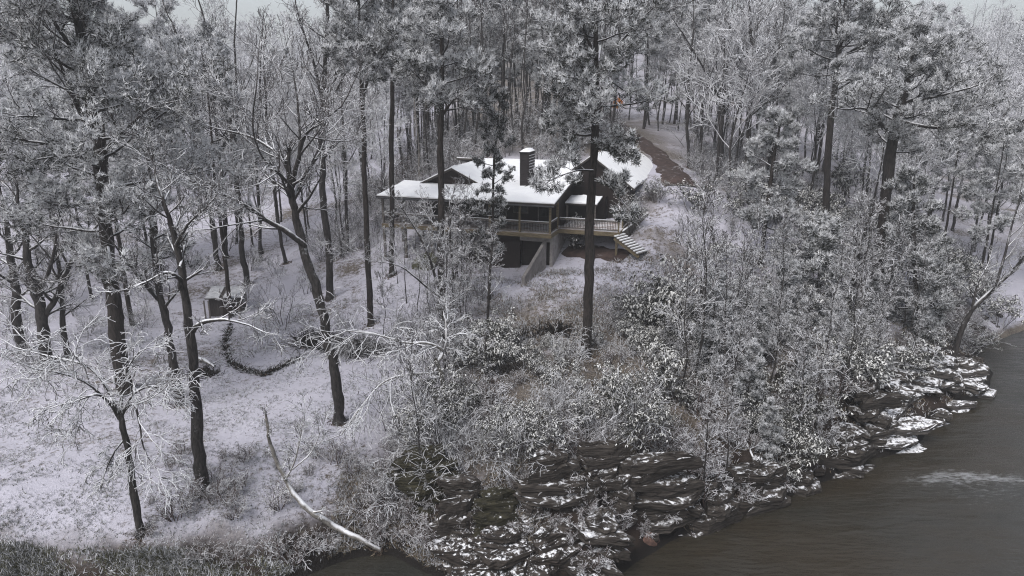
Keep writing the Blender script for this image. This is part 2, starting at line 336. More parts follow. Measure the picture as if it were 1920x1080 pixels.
RAP = atz(1815, 895, 0)
k = NT('river_water')
rp = k.n('ShaderNodeNewGeometry'); vd = k.n('ShaderNodeVectorMath', operation='SUBTRACT'); vd.inputs[1].default_value = (RAP[0], RAP[1], 0); k.l(rp.outputs['Position'], vd.inputs[0])
sx_ = k.n('ShaderNodeSeparateXYZ'); k.l(vd.outputs[0], sx_.inputs[0]); dx_, dy_ = sx_.outputs['X'], sx_.outputs['Y']
wob_ = k.math('MULTIPLY', k.math('SUBTRACT', k.noise(.7, 3, .5), .5), 1.6)
yy_ = k.math('ADD', k.math('ADD', dy_, wob_), k.math('MULTIPLY', k.math('MULTIPLY', dx_, dx_), .045))
band = k.math('MULTIPLY', k.ramp(k.math('ABSOLUTE', dx_), 1.2, 6.5, 1.0, 0.0), k.ramp(k.math('ABSOLUTE', yy_), .15, 1.3, 1.0, 0.0))
tail = k.math('MULTIPLY', k.ramp(k.math('ABSOLUTE', dx_), .8, 4.5, 1.0, 0.0), k.math('MULTIPLY', k.ramp(yy_, -5.0, -.2, 0.0, .55), k.ramp(yy_, -.1, .4, 1.0, 0.0)))
near = k.math('MAXIMUM', band, tail)
nf = k.noise(3.4, 9, 0.8, stretch=(0.45, 1.5, 1)); nb = k.noise(1.5, 6, 0.62, stretch=(0.35, 1.3, 1)); nw = k.noise(0.22, 4, 0.6, stretch=(0.4, 1.2, 1)); ns = k.noise(0.055, 5, 0.65, stretch=(0.5, 1.2, 1))
foam = k.math('MULTIPLY', k.ramp(k.math('ADD', nf, k.math('MULTIPLY', near, 0.20)), 0.56, 0.86), k.math('MULTIPLY', near, .62))
body = k.mix(k.ramp(ns, 0.35, 0.65), (0.034, 0.027, 0.018), (0.026, 0.027, 0.024))
k.bump(k.math('ADD', k.math('MULTIPLY', nb, 0.4), k.math('MULTIPLY', nw, 1.6)), 0.6, 0.3)
M['water'] = k.done(k.mix(foam, body, (0.50, 0.51, 0.53)), 0.10, 0.5)
wx = axis(-500, 500, 8, 50, 0.5, 1.2); wy = axis(-85, 95, 24, 60, 0.5, 1.2)
WX, WY = np.meshgrid(wx, wy)
rr = np.exp(-(((WX - RAP[0]) * 0.25) ** 2 + ((WY - RAP[1]) * 0.5) ** 2))
WZ = rr * (0.10 * np.sin(WX * 2.1 + np.sin(WY * 1.7)) * np.sin(WY * 2.6 + 0.6 * WX) + 0.07) + 0.012 * np.sin(WX * 1.1 + WY * 0.7)
ii = np.arange(WX.size).reshape(WX.shape)
quads = np.stack([ii[:-1, :-1], ii[:-1, 1:], ii[1:, 1:], ii[1:, :-1]], -1).reshape(-1, 4)
structure(obj('river', make_mesh('river', np.stack([WX, WY, WZ], -1).reshape(-1, 3), [quads], ['water'], None, [np.ones(len(quads), bool)])))

def strip(name, px, half, mat, lift=0.05):
    P = [G(u, v)[:2] for u, v in px]; pts = []
    for a, b in zip(P[:-1], P[1:]):
        n = max(2, int(np.linalg.norm(b - a) / 0.7))
        pts += [a + (b - a) * i / n for i in range(n)]
    pts = np.array(pts + [P[-1]])
    for _ in range(4): pts[1:-1] = (pts[:-2] + 2 * pts[1:-1] + pts[2:]) / 4
    t = norm(np.gradient(pts, axis=0)); nn = np.stack([-t[:, 1], t[:, 0]], -1)
    hw = np.interp(np.linspace(0, 1, len(pts)), np.linspace(0, 1, len(half)), half) + 0.22 * np.sin(np.arange(len(pts)) * 0.9) + nr.normal(0, .14, len(pts))
    cols = np.linspace(-1, 1, 7)
    Q = pts[:, None, :] + nn[:, None, :] * (hw[:, None] * cols[None, :])[:, :, None]
    Zq = H(Q[..., 0], Q[..., 1]) + lift + 0.06 * (1 - cols ** 2)[None, :]
    Zq[:, 0] -= 0.25; Zq[:, -1] -= 0.25
    ii = np.arange(len(pts) * 7).reshape(-1, 7)
    q = np.stack([ii[:-1, :-1], ii[:-1, 1:], ii[1:, 1:], ii[1:, :-1]], -1).reshape(-1, 4)
    structure(obj(name, make_mesh(name, np.concatenate([Q, Zq[..., None]], -1).reshape(-1, 3), [q], [mat], None, [np.ones(len(q), bool)])))
    return pts
DRIVE = strip('driveway', [(1282, 350), (1270, 333), (1254, 311), (1230, 287), (1198, 262), (1168, 242), (1148, 229)], [2.3, 2.0, 1.45, 1.4, 1.3], 'clay', .08)

strip('bare_earth', [(1062, 468), (1100, 474), (1140, 478), (1175, 484)], [1.0, 1.6, 1.6, 1.0], 'clay', .03)
# ------------------------------------------------------------------ growing things
UP = Vector((0, 0, 1))
def rvec(r): return Vector((r.gauss(0, 1), r.gauss(0, 1), r.gauss(0, 1)))
class P_:
    def __init__(s, **k): s.__dict__.update(k)
def grow(g, tips, r, p, d, L, rad, lev, P):
    n = P.n[lev]; st = L / n; pts = [p.copy()]; rr = [rad]; end = max(P.rmin, rad * P.taper); ds = []
    for i in range(n):
        d = (d + rvec(r) * P.wob[lev] + UP * P.trop[lev]).normalized(); p = p + d * st; pts.append(p.copy()); ds.append(d)
        rr.append(rad + (end - rad) * (i + 1) / n)
    g.tube(pts, rr, P.sides[lev], P.bark if rad > P.twr else P.twig)
    if lev >= P.maxlev:
        if tips is not None:
            tips.append((pts[-1], d))
            if P.midtips: tips.append((pts[-2], d)); tips.append((pts[-1].lerp(pts[-2], .5) + rvec(r) * .12, d))
        return
    nc = P.nch[lev]
    for j in range(nc):
        t = P.start[lev] + (1 - P.start[lev]) * (j + r.random()) / nc
        x = t * n; i = min(int(x), n - 1); q = pts[i].lerp(pts[i + 1], x - i); dl = ds[i]
        ax = dl.cross(rvec(r)).normalized(); a = P.ang[lev] * r.uniform(0.65, 1.3)
        dc = (dl * math.cos(a) + ax * math.sin(a)).normalized()
        if P.flat and lev == 0: dc = (dc + Vector((0, 0, -dc.z * P.flat))).normalized()
        grow(g, tips, r, q, dc, L * P.ratio[lev] * (1.15 - 0.55 * t) * r.uniform(0.7, 1.25), max(P.rmin, (rad + (end - rad) * t) * P.rr), lev + 1, P)
def bare_par(**k):
    d = dict(n=[6, 5, 4, 3, 2], wob=[0.10, 0.14, 0.18, 0.22, 0.25], trop=[0.10, 0.07, 0.05, 0.03, 0.0], sides=[6, 5, 4, 3, 3], taper=0.3, rmin=0.014, twr=0.05, bark='bark', twig='twig',
             maxlev=3, nch=[7, 6, 5, 3], start=[0.25, 0.2, 0.15, 0.2], ang=[0.75, 0.7, 0.7, 0.7], ratio=[0.62, 0.6, 0.6, 0.6], rr=0.62, flat=0, midtips=False); d.update(k); return P_(**d)
def pine_par(**k):
    d = dict(n=[5, 4, 3], wob=[0.10, 0.15, 0.2], trop=[0.06, 0.10, 0.15], sides=[5, 3, 3], taper=0.35, rmin=0.014, twr=0.03, bark='pine_bark', twig='twig',
             maxlev=2, nch=[7, 5, 3], start=[0.28, 0.2, 0.2], ang=[0.8, 0.75, 0.7], ratio=[0.5, 0.5, 0.5], rr=0.55, flat=0.35, midtips=True); d.update(k); return P_(**d)

def trunk_mesh(pts, rad, bark, sides=10, flare=True):
    g = Geo(); pts = [Vector(p) for p in pts]
    out = []; rr = []; jr = random.Random(int(abs(pts[-1].x * 1000 + pts[-1].z * 77 + len(pts))))
    for i in range(len(pts) - 1):
        n_ = max(4, min(9, int((pts[i + 1] - pts[i]).length / .5)))
        for j in range(n_):
            t = j / n_; q = pts[i].lerp(pts[i + 1], t); out.append(q); rr.append(rad[i] + (rad[i + 1] - rad[i]) * t)
    out.append(pts[-1]); rr.append(rad[-1])
    for _ in range(3):
        out = [out[0]] + [(out[i - 1] + out[i] * 2 + out[i + 1]) / 4 for i in range(1, len(out) - 1)] + [out[-1]]
    wx_ = wy_ = 0.0; wob_ = .10 if bark == 'pine_bark' else .22
    for i in range(1, len(out)):
        wx_ = wx_ * .8 + jr.gauss(0, wob_) * rr[i]; wy_ = wy_ * .8 + jr.gauss(0, wob_) * rr[i]; out[i] = out[i] + Vector((wx_, wy_, 0)); rr[i] *= jr.uniform(.93, 1.08)
    if flare:
        out[0:1] = [out[0] - UP * .6, out[0], out[0] + (out[1] - out[0]) * .3]; rr[0:1] = [rr[0] * 1.7, rr[0] * 1.42, rr[0] * 1.14]
    g.tube(out, rr, sides, bark); return g, out, rr
def along(out, t):
    x = t * (len(out) - 1); i = min(int(x), len(out) - 2); return out[i].lerp(out[i + 1], x - i), (out[i + 1] - out[i]).normalized()

def pine_crown(g, r, out, rr, c0, nbr, Lmax, P, tuft=(13, 0.30, 0.022), frost=0.30, shape=0.6, droop=0.1, ends=1.0):
    """limbs off the trunk from fraction c0 upwards, with needle tufts at their tips"""
    tips = []
    for i in range(nbr):
        t = c0 + (1 - c0) * ((i + r.random() * 0.9) / nbr) * ends
        p, d = along(out, t); f = (t - c0) / (1 - c0)
        L = Lmax * (1 - f ** 1.6 * shape) * r.uniform(0.55, 1.1) * (0.75 + 0.6 * min(1, f * 4) * 0.5)
        az = i * 2.4 + r.uniform(-0.5, 0.5); up = -droop + 0.75 * f + r.uniform(-0.12, 0.15)
        dd = Vector((math.cos(az), math.sin(az), up)).normalized()
        x = t * (len(rr) - 1); rad = rr[min(int(x), len(rr) - 1)] * 0.42
        grow(g, tips, r, p, dd, L, max(0.03, min(rad, 0.11)), 0, P)
    p, d = along(out, 1.0); tips += [(p, d)] * 3
    g.tufts([tuple(a) for a, _ in tips], [tuple(b) for _, b in tips], tuft[0], tuft[1], tuft[2], 0.16, 'needle', 'frost', frost)

# ---- repeatable kinds: meshes shared between copies
def pine_variant(seed, hgt, c0, nbr, Lmax, tuft, lean=0.02, frost=0.30):
    r = random.Random(seed); n = 7; pts = []; rad = []; x = y = 0.0
    for i in range(n + 1):
        t = i / n; pts.append((x, y, hgt * t)); rad.append(0.0085 * hgt * (1 - 0.8 * t)); x += r.gauss(0, lean) * hgt / 6; y += r.gauss(0, lean) * hgt / 6
    tg, out, rr = trunk_mesh(pts, rad, 'pine_bark', 7)
    cg = Geo(); pine_crown(cg, r, out, rr, c0, nbr, Lmax, pine_par(nch=[7, 5, 2]), tuft, frost)
    return [('trunk', tg.mesh('pine_trunk')), ('crown', cg.mesh('pine_crown'))]
def bare_variant(seed, hgt, c0, nbr, Lmax, twig='twig', rmin=0.02, slim=0.0085, bark='bark', fork=0.9, upw=0.8, lev=3, nch=(6, 5, 3)):
    r = random.Random(seed); n = 7; pts = []; rad = []; x = y = 0.0
    for i in range(n + 1):
        t = i / n; pts.append((x, y, hgt * t)); rad.append(max(rmin, slim * hgt * (1 - 0.88 * t))); x += r.gauss(0, 0.10) * hgt / 7; y += r.gauss(0, 0.10) * hgt / 7
    tg, out, rr = trunk_mesh(pts, rad, bark, 7)
    cg = Geo(); P = bare_par(n=[5, 4, 3, 2], maxlev=lev, nch=list(nch), rmin=rmin, twig=twig, bark=bark)
    for i in range(nbr):
        t = c0 + (1 - c0) * (i + r.random() * 0.9) / nbr; p, d = along(out, t); f = (t - c0) / (1 - c0)
        az = i * 2.4 + r.uniform(-0.6, 0.6); dd = Vector((math.cos(az) * fork, math.sin(az) * fork, upw * r.uniform(0.7, 1.3))).normalized()
        x = t * (len(rr) - 1)
        grow(cg, None, r, p, dd, Lmax * (1 - 0.55 * f) * r.uniform(0.6, 1.15), max(rmin, rr[min(int(x), len(rr) - 1)] * 0.5), 0, P)
    return [('trunk', tg.mesh('bare_trunk')), ('crown', cg.mesh('bare_crown'))]
def laurel_variant(seed, hgt, wid, nstem, leafn=7, frost=0.55, ln=0.22, droop=0.5):
    r = random.Random(seed); sg = Geo(); tips = []
    P = bare_par(n=[4, 3, 2], maxlev=2, nch=[6, 4], start=[0.35, 0.25], trop=[0.05, 0.03, 0.0], rmin=0.012, bark='bark', twig='twig', sides=[4, 3, 3], wob=[0.16, 0.2, 0.25], ratio=[0.5, 0.5])
    for i in range(nstem):
        az = r.uniform(0, 6.283); sp = r.random() ** 0.6 * wid / hgt
        d = Vector((math.cos(az) * sp, math.sin(az) * sp, 1.0)).normalized(); b = Vector((math.cos(az), math.sin(az), 0)) * r.uniform(0, 0.3) * wid
        grow(sg, tips, r, b - UP * 0.25, d, hgt * r.uniform(0.6, 1.05), 0.035, 0, P)
    lg = Geo(); ps = []; dd = []
    for a, b in tips: ps.append(tuple(a)); dd.append(tuple(b))
    lg.leaves(ps, dd, leafn, ln, ln * 0.17, droop, 'leaf', 'leaf_frost', frost)
    return [('stems', sg.mesh('shrub_stems')), ('foliage', lg.mesh('shrub_foliage'))]
def brush_variant(seed, hgt, wid, nstem, twig='twig', rmin=0.009, nch=(7, 6), droop=0.0):
    r = random.Random(seed); g = Geo()
    P = bare_par(n=[5, 4, 3], maxlev=2, nch=list(nch), start=[0.25, 0.2], trop=[0.02 - droop, -droop, -droop * 1.5], rmin=rmin, twr=0.03, bark='bark', twig=twig, sides=[4, 3, 3], wob=[0.18, 0.22, 0.28], ratio=[0.5, 0.5])
    for i in range(nstem):
        az = r.uniform(0, 6.283); sp = r.random() ** 0.6 * wid / hgt
        d = Vector((math.cos(az) * sp, math.sin(az) * sp, 1.0)).normalized()
        grow(g, None, r, Vector((math.cos(az) * wid * .2, math.sin(az) * wid * .2, -0.2)), d, hgt * r.uniform(0.6, 1.05), 0.03, 0, P)
    return [('stems', g.mesh('brush_stems'))]
def place(variant, name, label, cat, group, loc, rz, sc):
    if len(variant) == 1:
        o = obj(name, variant[0][1]); o.location = loc; o.rotation_euler = (0, 0, rz); o.scale = (sc,) * 3
    else:
        o = empty(name, loc, rz, sc)
        for nm, me in variant: obj(nm, me, o)
    return tag(o, label, cat, group)

# ------------------------------------------------------------------ house
HX, HY, HZ = 3.2, 56.1, 7.0; HR = R(-18.5)
hu = np.array([math.cos(HR), math.sin(HR)]); hv = np.array([-math.sin(HR), math.cos(HR)])
def hw(lx, ly): return np.array([HX, HY]) + hu * lx + hv * ly
house = empty('house', (HX, HY, HZ), HR)
tag(house, 'dark brown wooden house with snow covered roofs above the river bank', 'house')
def hp(name, fn, parent=house, label=None):
    g = Geo(); fn(g); o = g.build(name, parent)
    if label: o['label'] = label
    return o
# walls: local z, base 0 = 7.0
hp('basement_wall', lambda g: (g.box(-8.2, -3.0, 1.0, 1.25, -0.8, 3.18, 'siding'), g.box(-0.35, -0.1, 1.0, 12, -0.8, 3.18, 'concrete'), g.box(-3.0, -0.36, 1.0, 1.25, 2.6, 3.18, 'concrete'),
                               g.box(-8.2, -7.95, 1.26, 12, -0.8, 3.18, 'concrete'), g.box(-7.94, -0.36, 11.7, 12, -0.8, 3.18, 'concrete')))
gd = hp('garage_door', lambda g: g.box(-3.0, -0.36, 1.5, 1.6, -0.8, 2.6, 'siding'))
for i in range(4): hp('door_panel', lambda g: g.box(-2.9, -0.46, 1.46, 1.495, -0.05 + i * 0.64, 0.53 + i * 0.64, 'siding'), gd)
wall = hp('wall', lambda g: (g.box(-13.2, -0.4, 4.0, 4.2, 3.52, 6.75, 'siding'), g.box(-0.6, -0.4, 4.21, 19.5, 3.3, 6.75, 'siding'), g.box(-13.2, -13.0, 4.21, 19.5, 2.0, 6.75, 'siding'), g.box(-12.99, -0.61, 19.3, 19.5, 3.3, 6.75, 'siding')))
hp('wall', lambda g: (g.box(-2.2, 4.9, 8.9, 9.1, 2.6, 6.3, 'siding'), g.box(4.7, 4.9, 9.11, 26.6, 2.6, 6.5, 'siding'), g.box(-2.2, 4.69, 26.4, 26.6, 2.6, 6.5, 'siding'), g.box(-.39, 2.9, 7.7, 7.85, 2.6, 5.6, 'siding'), g.box(2.75, 2.9, 7.851, 8.89, 2.6, 5.6, 'siding')), label='dark siding of the right wing')
def gable(g, a, b, c, off):      # triangle wall
    off = np.array(off, float); V = [np.array(q, float) for q in (a, b, c)]; V2 = V + [q + off for q in V]
    g.raw(V2, [(0, 1, 2), (5, 4, 3)], 'siding'); g.raw(V2, [(i, i + 3, (i + 1) % 3 + 3, (i + 1) % 3) for i in range(3)], 'siding')
hp('gable_wall', lambda g: gable(g, (-13.1, 4.02, 6.70), (-7.5, 4.02, 6.70), (-10.3, 4.02, 8.05), (0, 0.15, 0)))
hp('gable_wall', lambda g: gable(g, (-2.2, 8.92, 6.31), (4.9, 8.92, 6.31), (1.4, 8.92, 9.0), (0, 0.15, 0)))
hp('gable_wall', lambda g: gable(g, (-0.42, 4.2, 6.76), (-0.42, 19.4, 6.76), (-0.42, 12, 8.1), (-0.15, 0, 0)))
# windows and doors on the porch wall and on the right wing
for x0, x1, z0, z1 in [(-2.3, -1.2, 3.6, 5.7), (-4.6, -3.2, 4.4, 5.7), (-7.2, -5.2, 3.6, 5.7), (-9.6, -8.4, 4.4, 5.7), (-12.2, -10.8, 4.4, 5.7)]:
    wf = hp('window' if z0 > 4 else 'door', lambda g: (g.box(x0, x0 + .09, 3.95, 3.998, z0, z1, 'grey_timber'), g.box(x1 - .09, x1, 3.95, 3.998, z0, z1, 'grey_timber'),
            g.box(x0 + .092, x1 - .092, 3.95, 3.998, z0, z0 + .09, 'grey_timber'), g.box(x0 + .092, x1 - .092, 3.95, 3.998, z1 - .09, z1, 'grey_timber')))
    hp('pane', lambda g: g.box(x0 + .092, x1 - .092, 3.965, 3.985, z0 + .092, z1 - .092, 'glass'), wf)
wf = hp('door', lambda g: g.box(0.9, 1.8, 7.63, 7.697, 3.55, 5.0, 'siding'))
for yy in (12.0, 16.0, 20.0):
    wf = hp('window', lambda g: (g.box(4.903, 4.96, yy, yy + .08, 4.6, 5.9, 'grey_timber'), g.box(4.903, 4.96, yy + 1.1, yy + 1.18, 4.6, 5.9, 'grey_timber'), g.box(4.903, 4.96, yy + .082, yy + 1.098, 4.6, 4.68, 'grey_timber'), g.box(4.903, 4.96, yy + .082, yy + 1.098, 5.82, 5.9, 'grey_timber')))
    hp('pane', lambda g: g.box(4.915, 4.935, yy + .082, yy + 1.098, 4.682, 5.818, 'glass'), wf)
# roofs: a dark deck with a snow blanket on each
def snow_blanket(g, q, th, nx=12, ny=8):
    q = [np.array(p, float) for p in q]; c = sum(q) / 4; q = [c + (p - c) * 0.992 for p in q]
    S, T = np.meshgrid(np.linspace(0, 1, nx + 1), np.linspace(0, 1, ny + 1))
    S1, T1 = S[..., None], T[..., None]
    B = (q[0] * (1 - S1) + q[1] * S1) * (1 - T1) + (q[3] * (1 - S1) + q[2] * S1) * T1
    edge = np.minimum(np.minimum(S, 1 - S) * 18, np.minimum(T, 1 - T) * 12); edge = np.clip(edge, 0.25, 1) ** 0.5
    edge = edge * (1 + .25 * np.sin(S * 9 + nr.uniform(0, 6)) * np.sin(T * 7 + nr.uniform(0, 6))); top = B.copy(); top[..., 2] += th * edge + 0.02 * nr.normal(0, 1, S.shape) + 0.004
    B[..., 2] += 0.004
    n = S.size; ii = np.arange(n).reshape(S.shape)
    V = np.concatenate([top.reshape(-1, 3), B.reshape(-1, 3)])
    Q = np.stack([ii[:-1, :-1], ii[:-1, 1:], ii[1:, 1:], ii[1:, :-1]], -1).reshape(-1, 4)
    g.raw(V, Q, 'snow', True)
    rim = np.concatenate([ii[0, :], ii[1:, -1], ii[-1, -2::-1], ii[-2:0:-1, 0]]); m = len(rim)
    g.raw(V, [(rim[i], rim[i] + n, rim[(i + 1) % m] + n, rim[(i + 1) % m]) for i in range(m)], 'snow', False)
def roof(q, th=0.18, sn=0.17, label=None, fascia=True):
    o = hp('roof', lambda g: g.prism(q, th, 'roofing'), label=label)
    hp('roof_snow', lambda g: snow_blanket(g, q, sn), o)
    return o
roof([(-8.3, -0.55, 6.1), (0.45, -0.55, 6.1), (0.45, 4.0, 6.93), (-8.3, 4.0, 6.93)], label='low porch roof under the chimney')
roof([(-15.75, -0.5, 6.02), (-8.33, -0.5, 6.02), (-8.33, 4.9, 6.66), (-15.75, 4.9, 6.66)], label='left porch roof')
roof([(-7.5, 4.02, 6.93), (0.45, 4.02, 6.93), (0.45, 12, 8.25), (-10.3, 12, 8.25)], label='main roof slope behind the chimney')
roof([(0.45, 19.9, 6.85), (-13.4, 19.9, 6.85), (-13.4, 12.02, 8.25), (0.45, 12.02, 8.25)])
roof([(-10.3, 3.55, 8.2), (-7.3, 3.55, 6.75), (-7.3, 4.6, 6.95), (-10.3, 11.99, 8.24)])
roof([(-13.5, 3.55, 6.72), (-10.32, 3.55, 8.2), (-10.32, 12, 8.24), (-13.5, 12, 6.72)])
roof([(1.4, 8.5, 9.2), (5.4, 8.5, 6.35), (5.4, 27, 6.35), (1.4, 27, 9.2)], label='steep right wing roof')
roof([(-2.6, 8.5, 6.35), (1.38, 8.5, 9.2), (1.38, 27, 9.2), (-2.6, 27, 6.35)])
roof([(-0.2, 5.3, 5.28), (2.7, 5.3, 5.28), (2.7, 7.68, 5.62), (-0.2, 7.68, 5.62)], 0.14, label='small roof over the entry')
hp('fascia', lambda g: g.box(-15.75, 0.45, -0.60, -0.555, 5.80, 6.0, 'siding'))
for lx, ly in ((0.0, 5.4), (2.5, 5.4)): hp('post', lambda g: g.box(lx - .07, lx + .07, ly - .07, ly + .07, 3.52, 5.13, 'grey_timber'))
hp('gutter', lambda g: g.box(-15.7, 0.4, -0.70, -0.605, 5.86, 5.96, 'metal'))
for lx, ly, lz in ((-5.6, 7.5, 7.45), (-1.4, 9.2, 7.75)): hp('vent_pipe', lambda g: g.tube([(lx, ly, lz), (lx, ly, lz + .35), (lx, ly, lz + .7)], [.07, .07, .07], 8, 'metal'))
# chimney
ch = hp('chimney', lambda g: g.box(-3.7, -2.9, 3.1, 4.8, 6.6, 9.75, 'chimney'))
hp('siding_laps', lambda g: [g.box(-2.898, -2.86, 3.12, 4.78, 6.95 + i * 0.24, 7.13 + i * 0.24, 'chimney') for i in range(11)] + [g.box(-3.68, -2.92, 3.06, 3.097, 6.75 + i * 0.24, 6.95 + i * 0.24, 'chimney') for i in range(12)], ch)
hp('lap_snow', lambda g: [g.box(-2.897, -2.85, 3.15, 4.76, 7.132 + i * 0.24, 7.16 + i * 0.24, 'snow') for i in (5, 6, 7, 8, 9, 10)], ch)
hp('chimney_cap', lambda g: g.box(-3.75, -2.85, 3.03, 4.87, 9.755, 9.85, 'chimney'), ch)
hp('cap_snow', lambda g: g.raw([(-3.73, 3.05, 9.853), (-2.87, 3.05, 9.853), (-2.87, 4.85, 9.853), (-3.73, 4.85, 9.853), (-3.5, 3.4, 10.06), (-3.05, 3.4, 10.06), (-3.05, 4.5, 10.1), (-3.5, 4.5, 10.1)],
                              [(4, 5, 6, 7), (0, 1, 5, 4), (1, 2, 6, 5), (2, 3, 7, 6), (3, 0, 4, 7)], 'snow', True), ch)
# decks, posts, rails
hp('deck', lambda g: g.box(-15.6, -0.02, 0.06, 3.99, 3.34, 3.5, 'deck'))
hp('deck', lambda g: g.box(0.0, 5.2, 2.56, 7.6, 3.34, 3.5, 'deck'), label='open right hand deck')
hp('rim_joist', lambda g: g.box(-15.65, 0.03, 0.0, 0.055, 3.15, 3.48, 'timber'))
hp('rim_joist', lambda g: g.box(-0.018, 0.03, 0.06, 2.5, 3.15, 3.48, 'timber'))
hp('rim_joist', lambda g: g.box(0.032, 5.25, 2.5, 2.555, 3.15, 3.48, 'timber'))
hp('rim_joist', lambda g: g.box(5.202, 5.25, 2.56, 7.6, 3.15, 3.48, 'timber'))
px = [-0.12, -2.75, -5.4, -8.1, -10.8, -13.4, -15.5]
for x in px: hp('post', lambda g: g.box(x - .08, x + .08, 0.08, 0.24, 3.503, 5.93, 'timber' if x > -6 else 'grey_timber'))
hp('post', lambda g: g.box(-0.2, -0.04, 2.4, 2.56, 3.503, 6.3, 'timber'))
for x in (-10.8, -13.4, -15.5): hp('post', lambda g: g.box(x - .08, x + .08, 3.7, 3.86, 3.503, 6.3, 'grey_timber'))
for x in (-8.6, -10.8, -13.4, -15.5):
    for y in (0.08, 3.6): hp('deck_post', lambda g: g.box(x - .1, x + .1, y, y + .2, -1.6, 3.33, 'grey_timber'))
for x, y in ((2.5, 2.58), (5.0, 2.58), (5.0, 6.8)): hp('deck_post', lambda g: g.box(x - .09, x + .09, y, y + .18, 0.2, 3.33, 'timber'))
def railing(a, b, nm='railing'):
    a = np.array(a, float); b = np.array(b, float)
    o = hp(nm, lambda g: (g.bar(a + (0, 0, .95), b + (0, 0, .95), .13, .05, 'grey_timber'), g.bar(a + (0, 0, .84), b + (0, 0, .84), .05, .09, 'grey_timber'), g.bar(a + (0, 0, .13), b + (0, 0, .13), .05, .09, 'grey_timber')))
    n = int(np.linalg.norm(b - a) / 0.13)
    hp('balusters', lambda g: [g.bar(a + (b - a) * (i + .5) / n + (0, 0, .18), a + (b - a) * (i + .5) / n + (0, 0, .79), .032, .032, 'siding') for i in range(n)], o)
    hp('rail_snow', lambda g: g.bar(a + (0, 0, .993), b + (0, 0, .993), .10, .03, 'snow'), o)
for i in range(len(px) - 1): railing((px[i + 1] + .09, .16, 3.5), (px[i] - .09, .16, 3.5))
railing((-.12, .26, 3.5), (-.12, 2.38, 3.5)); railing((-15.5, .26, 3.5), (-15.5, 3.68, 3.5))
for x, y in ((2.55, 2.64), (5.12, 2.64), (5.12, 4.6), (5.12, 7.4)): hp('rail_post', lambda g: g.box(x - .06, x + .06, y - .06, y + .06, 3.503, 4.62, 'timber'))
railing((0.05, 2.64, 3.5), (2.48, 2.64, 3.5)); railing((2.62, 2.64, 3.5), (5.05, 2.64, 3.5)); railing((5.12, 4.68, 3.5), (5.12, 7.32, 3.5))
# steps from the right deck down to the yard
S0 = at(1160, 441, 57.0); S1 = at(1206, 476, 55.3); SV = S1 - S0; sl = float(np.hypot(SV[0], SV[1])); sdz = float(SV[2])
st = empty('stairway', (S0[0], S0[1], S0[2]), math.atan2(SV[1], SV[0]))
tag(st, 'snowy timber steps going down from the right deck to the yard', 'steps')
for yy in (-.62, .62):
    g = Geo(); g.bar((0, yy, -.18), (sl, yy, sdz - .18), .06, .28, 'timber'); g.build('stringer', st)
NS = 9
for i in range(NS):
    g = Geo(); x = i * sl / NS; z = sdz * (i + .4) / NS; wd = sl / NS
    g.box(x, x + wd * .98, -.72, .72, z, z + .05, 'grey_timber'); td = g.build('tread', st)
    g = Geo(); g.box(x + .012, x + wd * .7, -.70, .70, z + .052, z + .13, 'snow'); g.build('tread_snow', td)
# low walls
g = Geo(); a = hw(-0.75, 0.9); b = hw(-1.3, -3.4); za = 9.75; zb = 7.6
g.raw([(a[0] - .13, a[1], 6), (a[0] + .13, a[1], 6), (b[0] + .13, b[1], 5.5), (b[0] - .13, b[1], 5.5), (a[0] - .13, a[1], za), (a[0] + .13, a[1], za), (b[0] + .13, b[1], zb), (b[0] - .13, b[1], zb)],
      [(3, 2, 1, 0), (4, 5, 6, 7), (0, 1, 5, 4), (1, 2, 6, 5), (2, 3, 7, 6), (3, 0, 4, 7)], 'bare_concrete')
tag(g.build('wing_wall'), 'sloping concrete wing wall beside the dark basement opening', 'wall')
R0 = at(1166, 437, 58.0); R1 = at(1214, 402, 63.5)
rw = empty('retaining_wall', tuple(R0), 0)
tag(rw, 'low timber retaining wall running from the steps up to the driveway', 'wall')
a = np.array([0, 0, 0.0]); e = R1 - R0
for j in range(4):
    g = Geo(); dz = np.array([0, 0, -0.25 * j]); g.bar(a + dz, e + dz, .18, .24, 'grey_timber'); g.build('timber', rw)
g = Geo(); g.bar(a + (0, 0, .145), e + (0, 0, .145), .16, .045, 'snow'); g.build('snow_cap', rw)

# mound under the left deck
def blob(name, c, s, mat, seed, nseg=20, nrg=10, rough=0.12):
    r_ = np.random.default_rng(seed); g = Geo(); th = np.linspace(0, 2 * math.pi, nseg, endpoint=False); ph = np.linspace(0.02, math.pi * .62, nrg)
    T, Pp = np.meshgrid(th, ph); k1, k2, k3 = r_.uniform(0, 6, 3)
    rr_ = 1 + rough * (np.sin(2 * T + k1 + Pp) + .6 * np.sin(3 * T + k2 - 2 * Pp) + .4 * np.sin(5 * T + k3 + 3 * Pp)) + r_.normal(0, rough * .25, T.shape)
    V = np.stack([rr_ * np.sin(Pp) * np.cos(T) * s[0], rr_ * np.sin(Pp) * np.sin(T) * s[1], rr_ * np.cos(Pp) * s[2]], -1)
    ii = np.arange(T.size).reshape(T.shape); a = ii[:-1]; b = np.roll(ii, -1, 1)[:-1]; c2 = np.roll(ii, -1, 1)[1:]; d = ii[1:]
    g.raw(V.reshape(-1, 3), np.stack([a, d, c2, b], -1).reshape(-1, 4), mat, True)
    o = g.build(name); o.location = c; return o
p = G(800, 497); tag(blob('earth_mound', (p[0], p[1], p[2] - .1), (1.25, 1.0, 1.15), 'olive', 5), 'rounded olive grey mound below the left porch', 'mound')

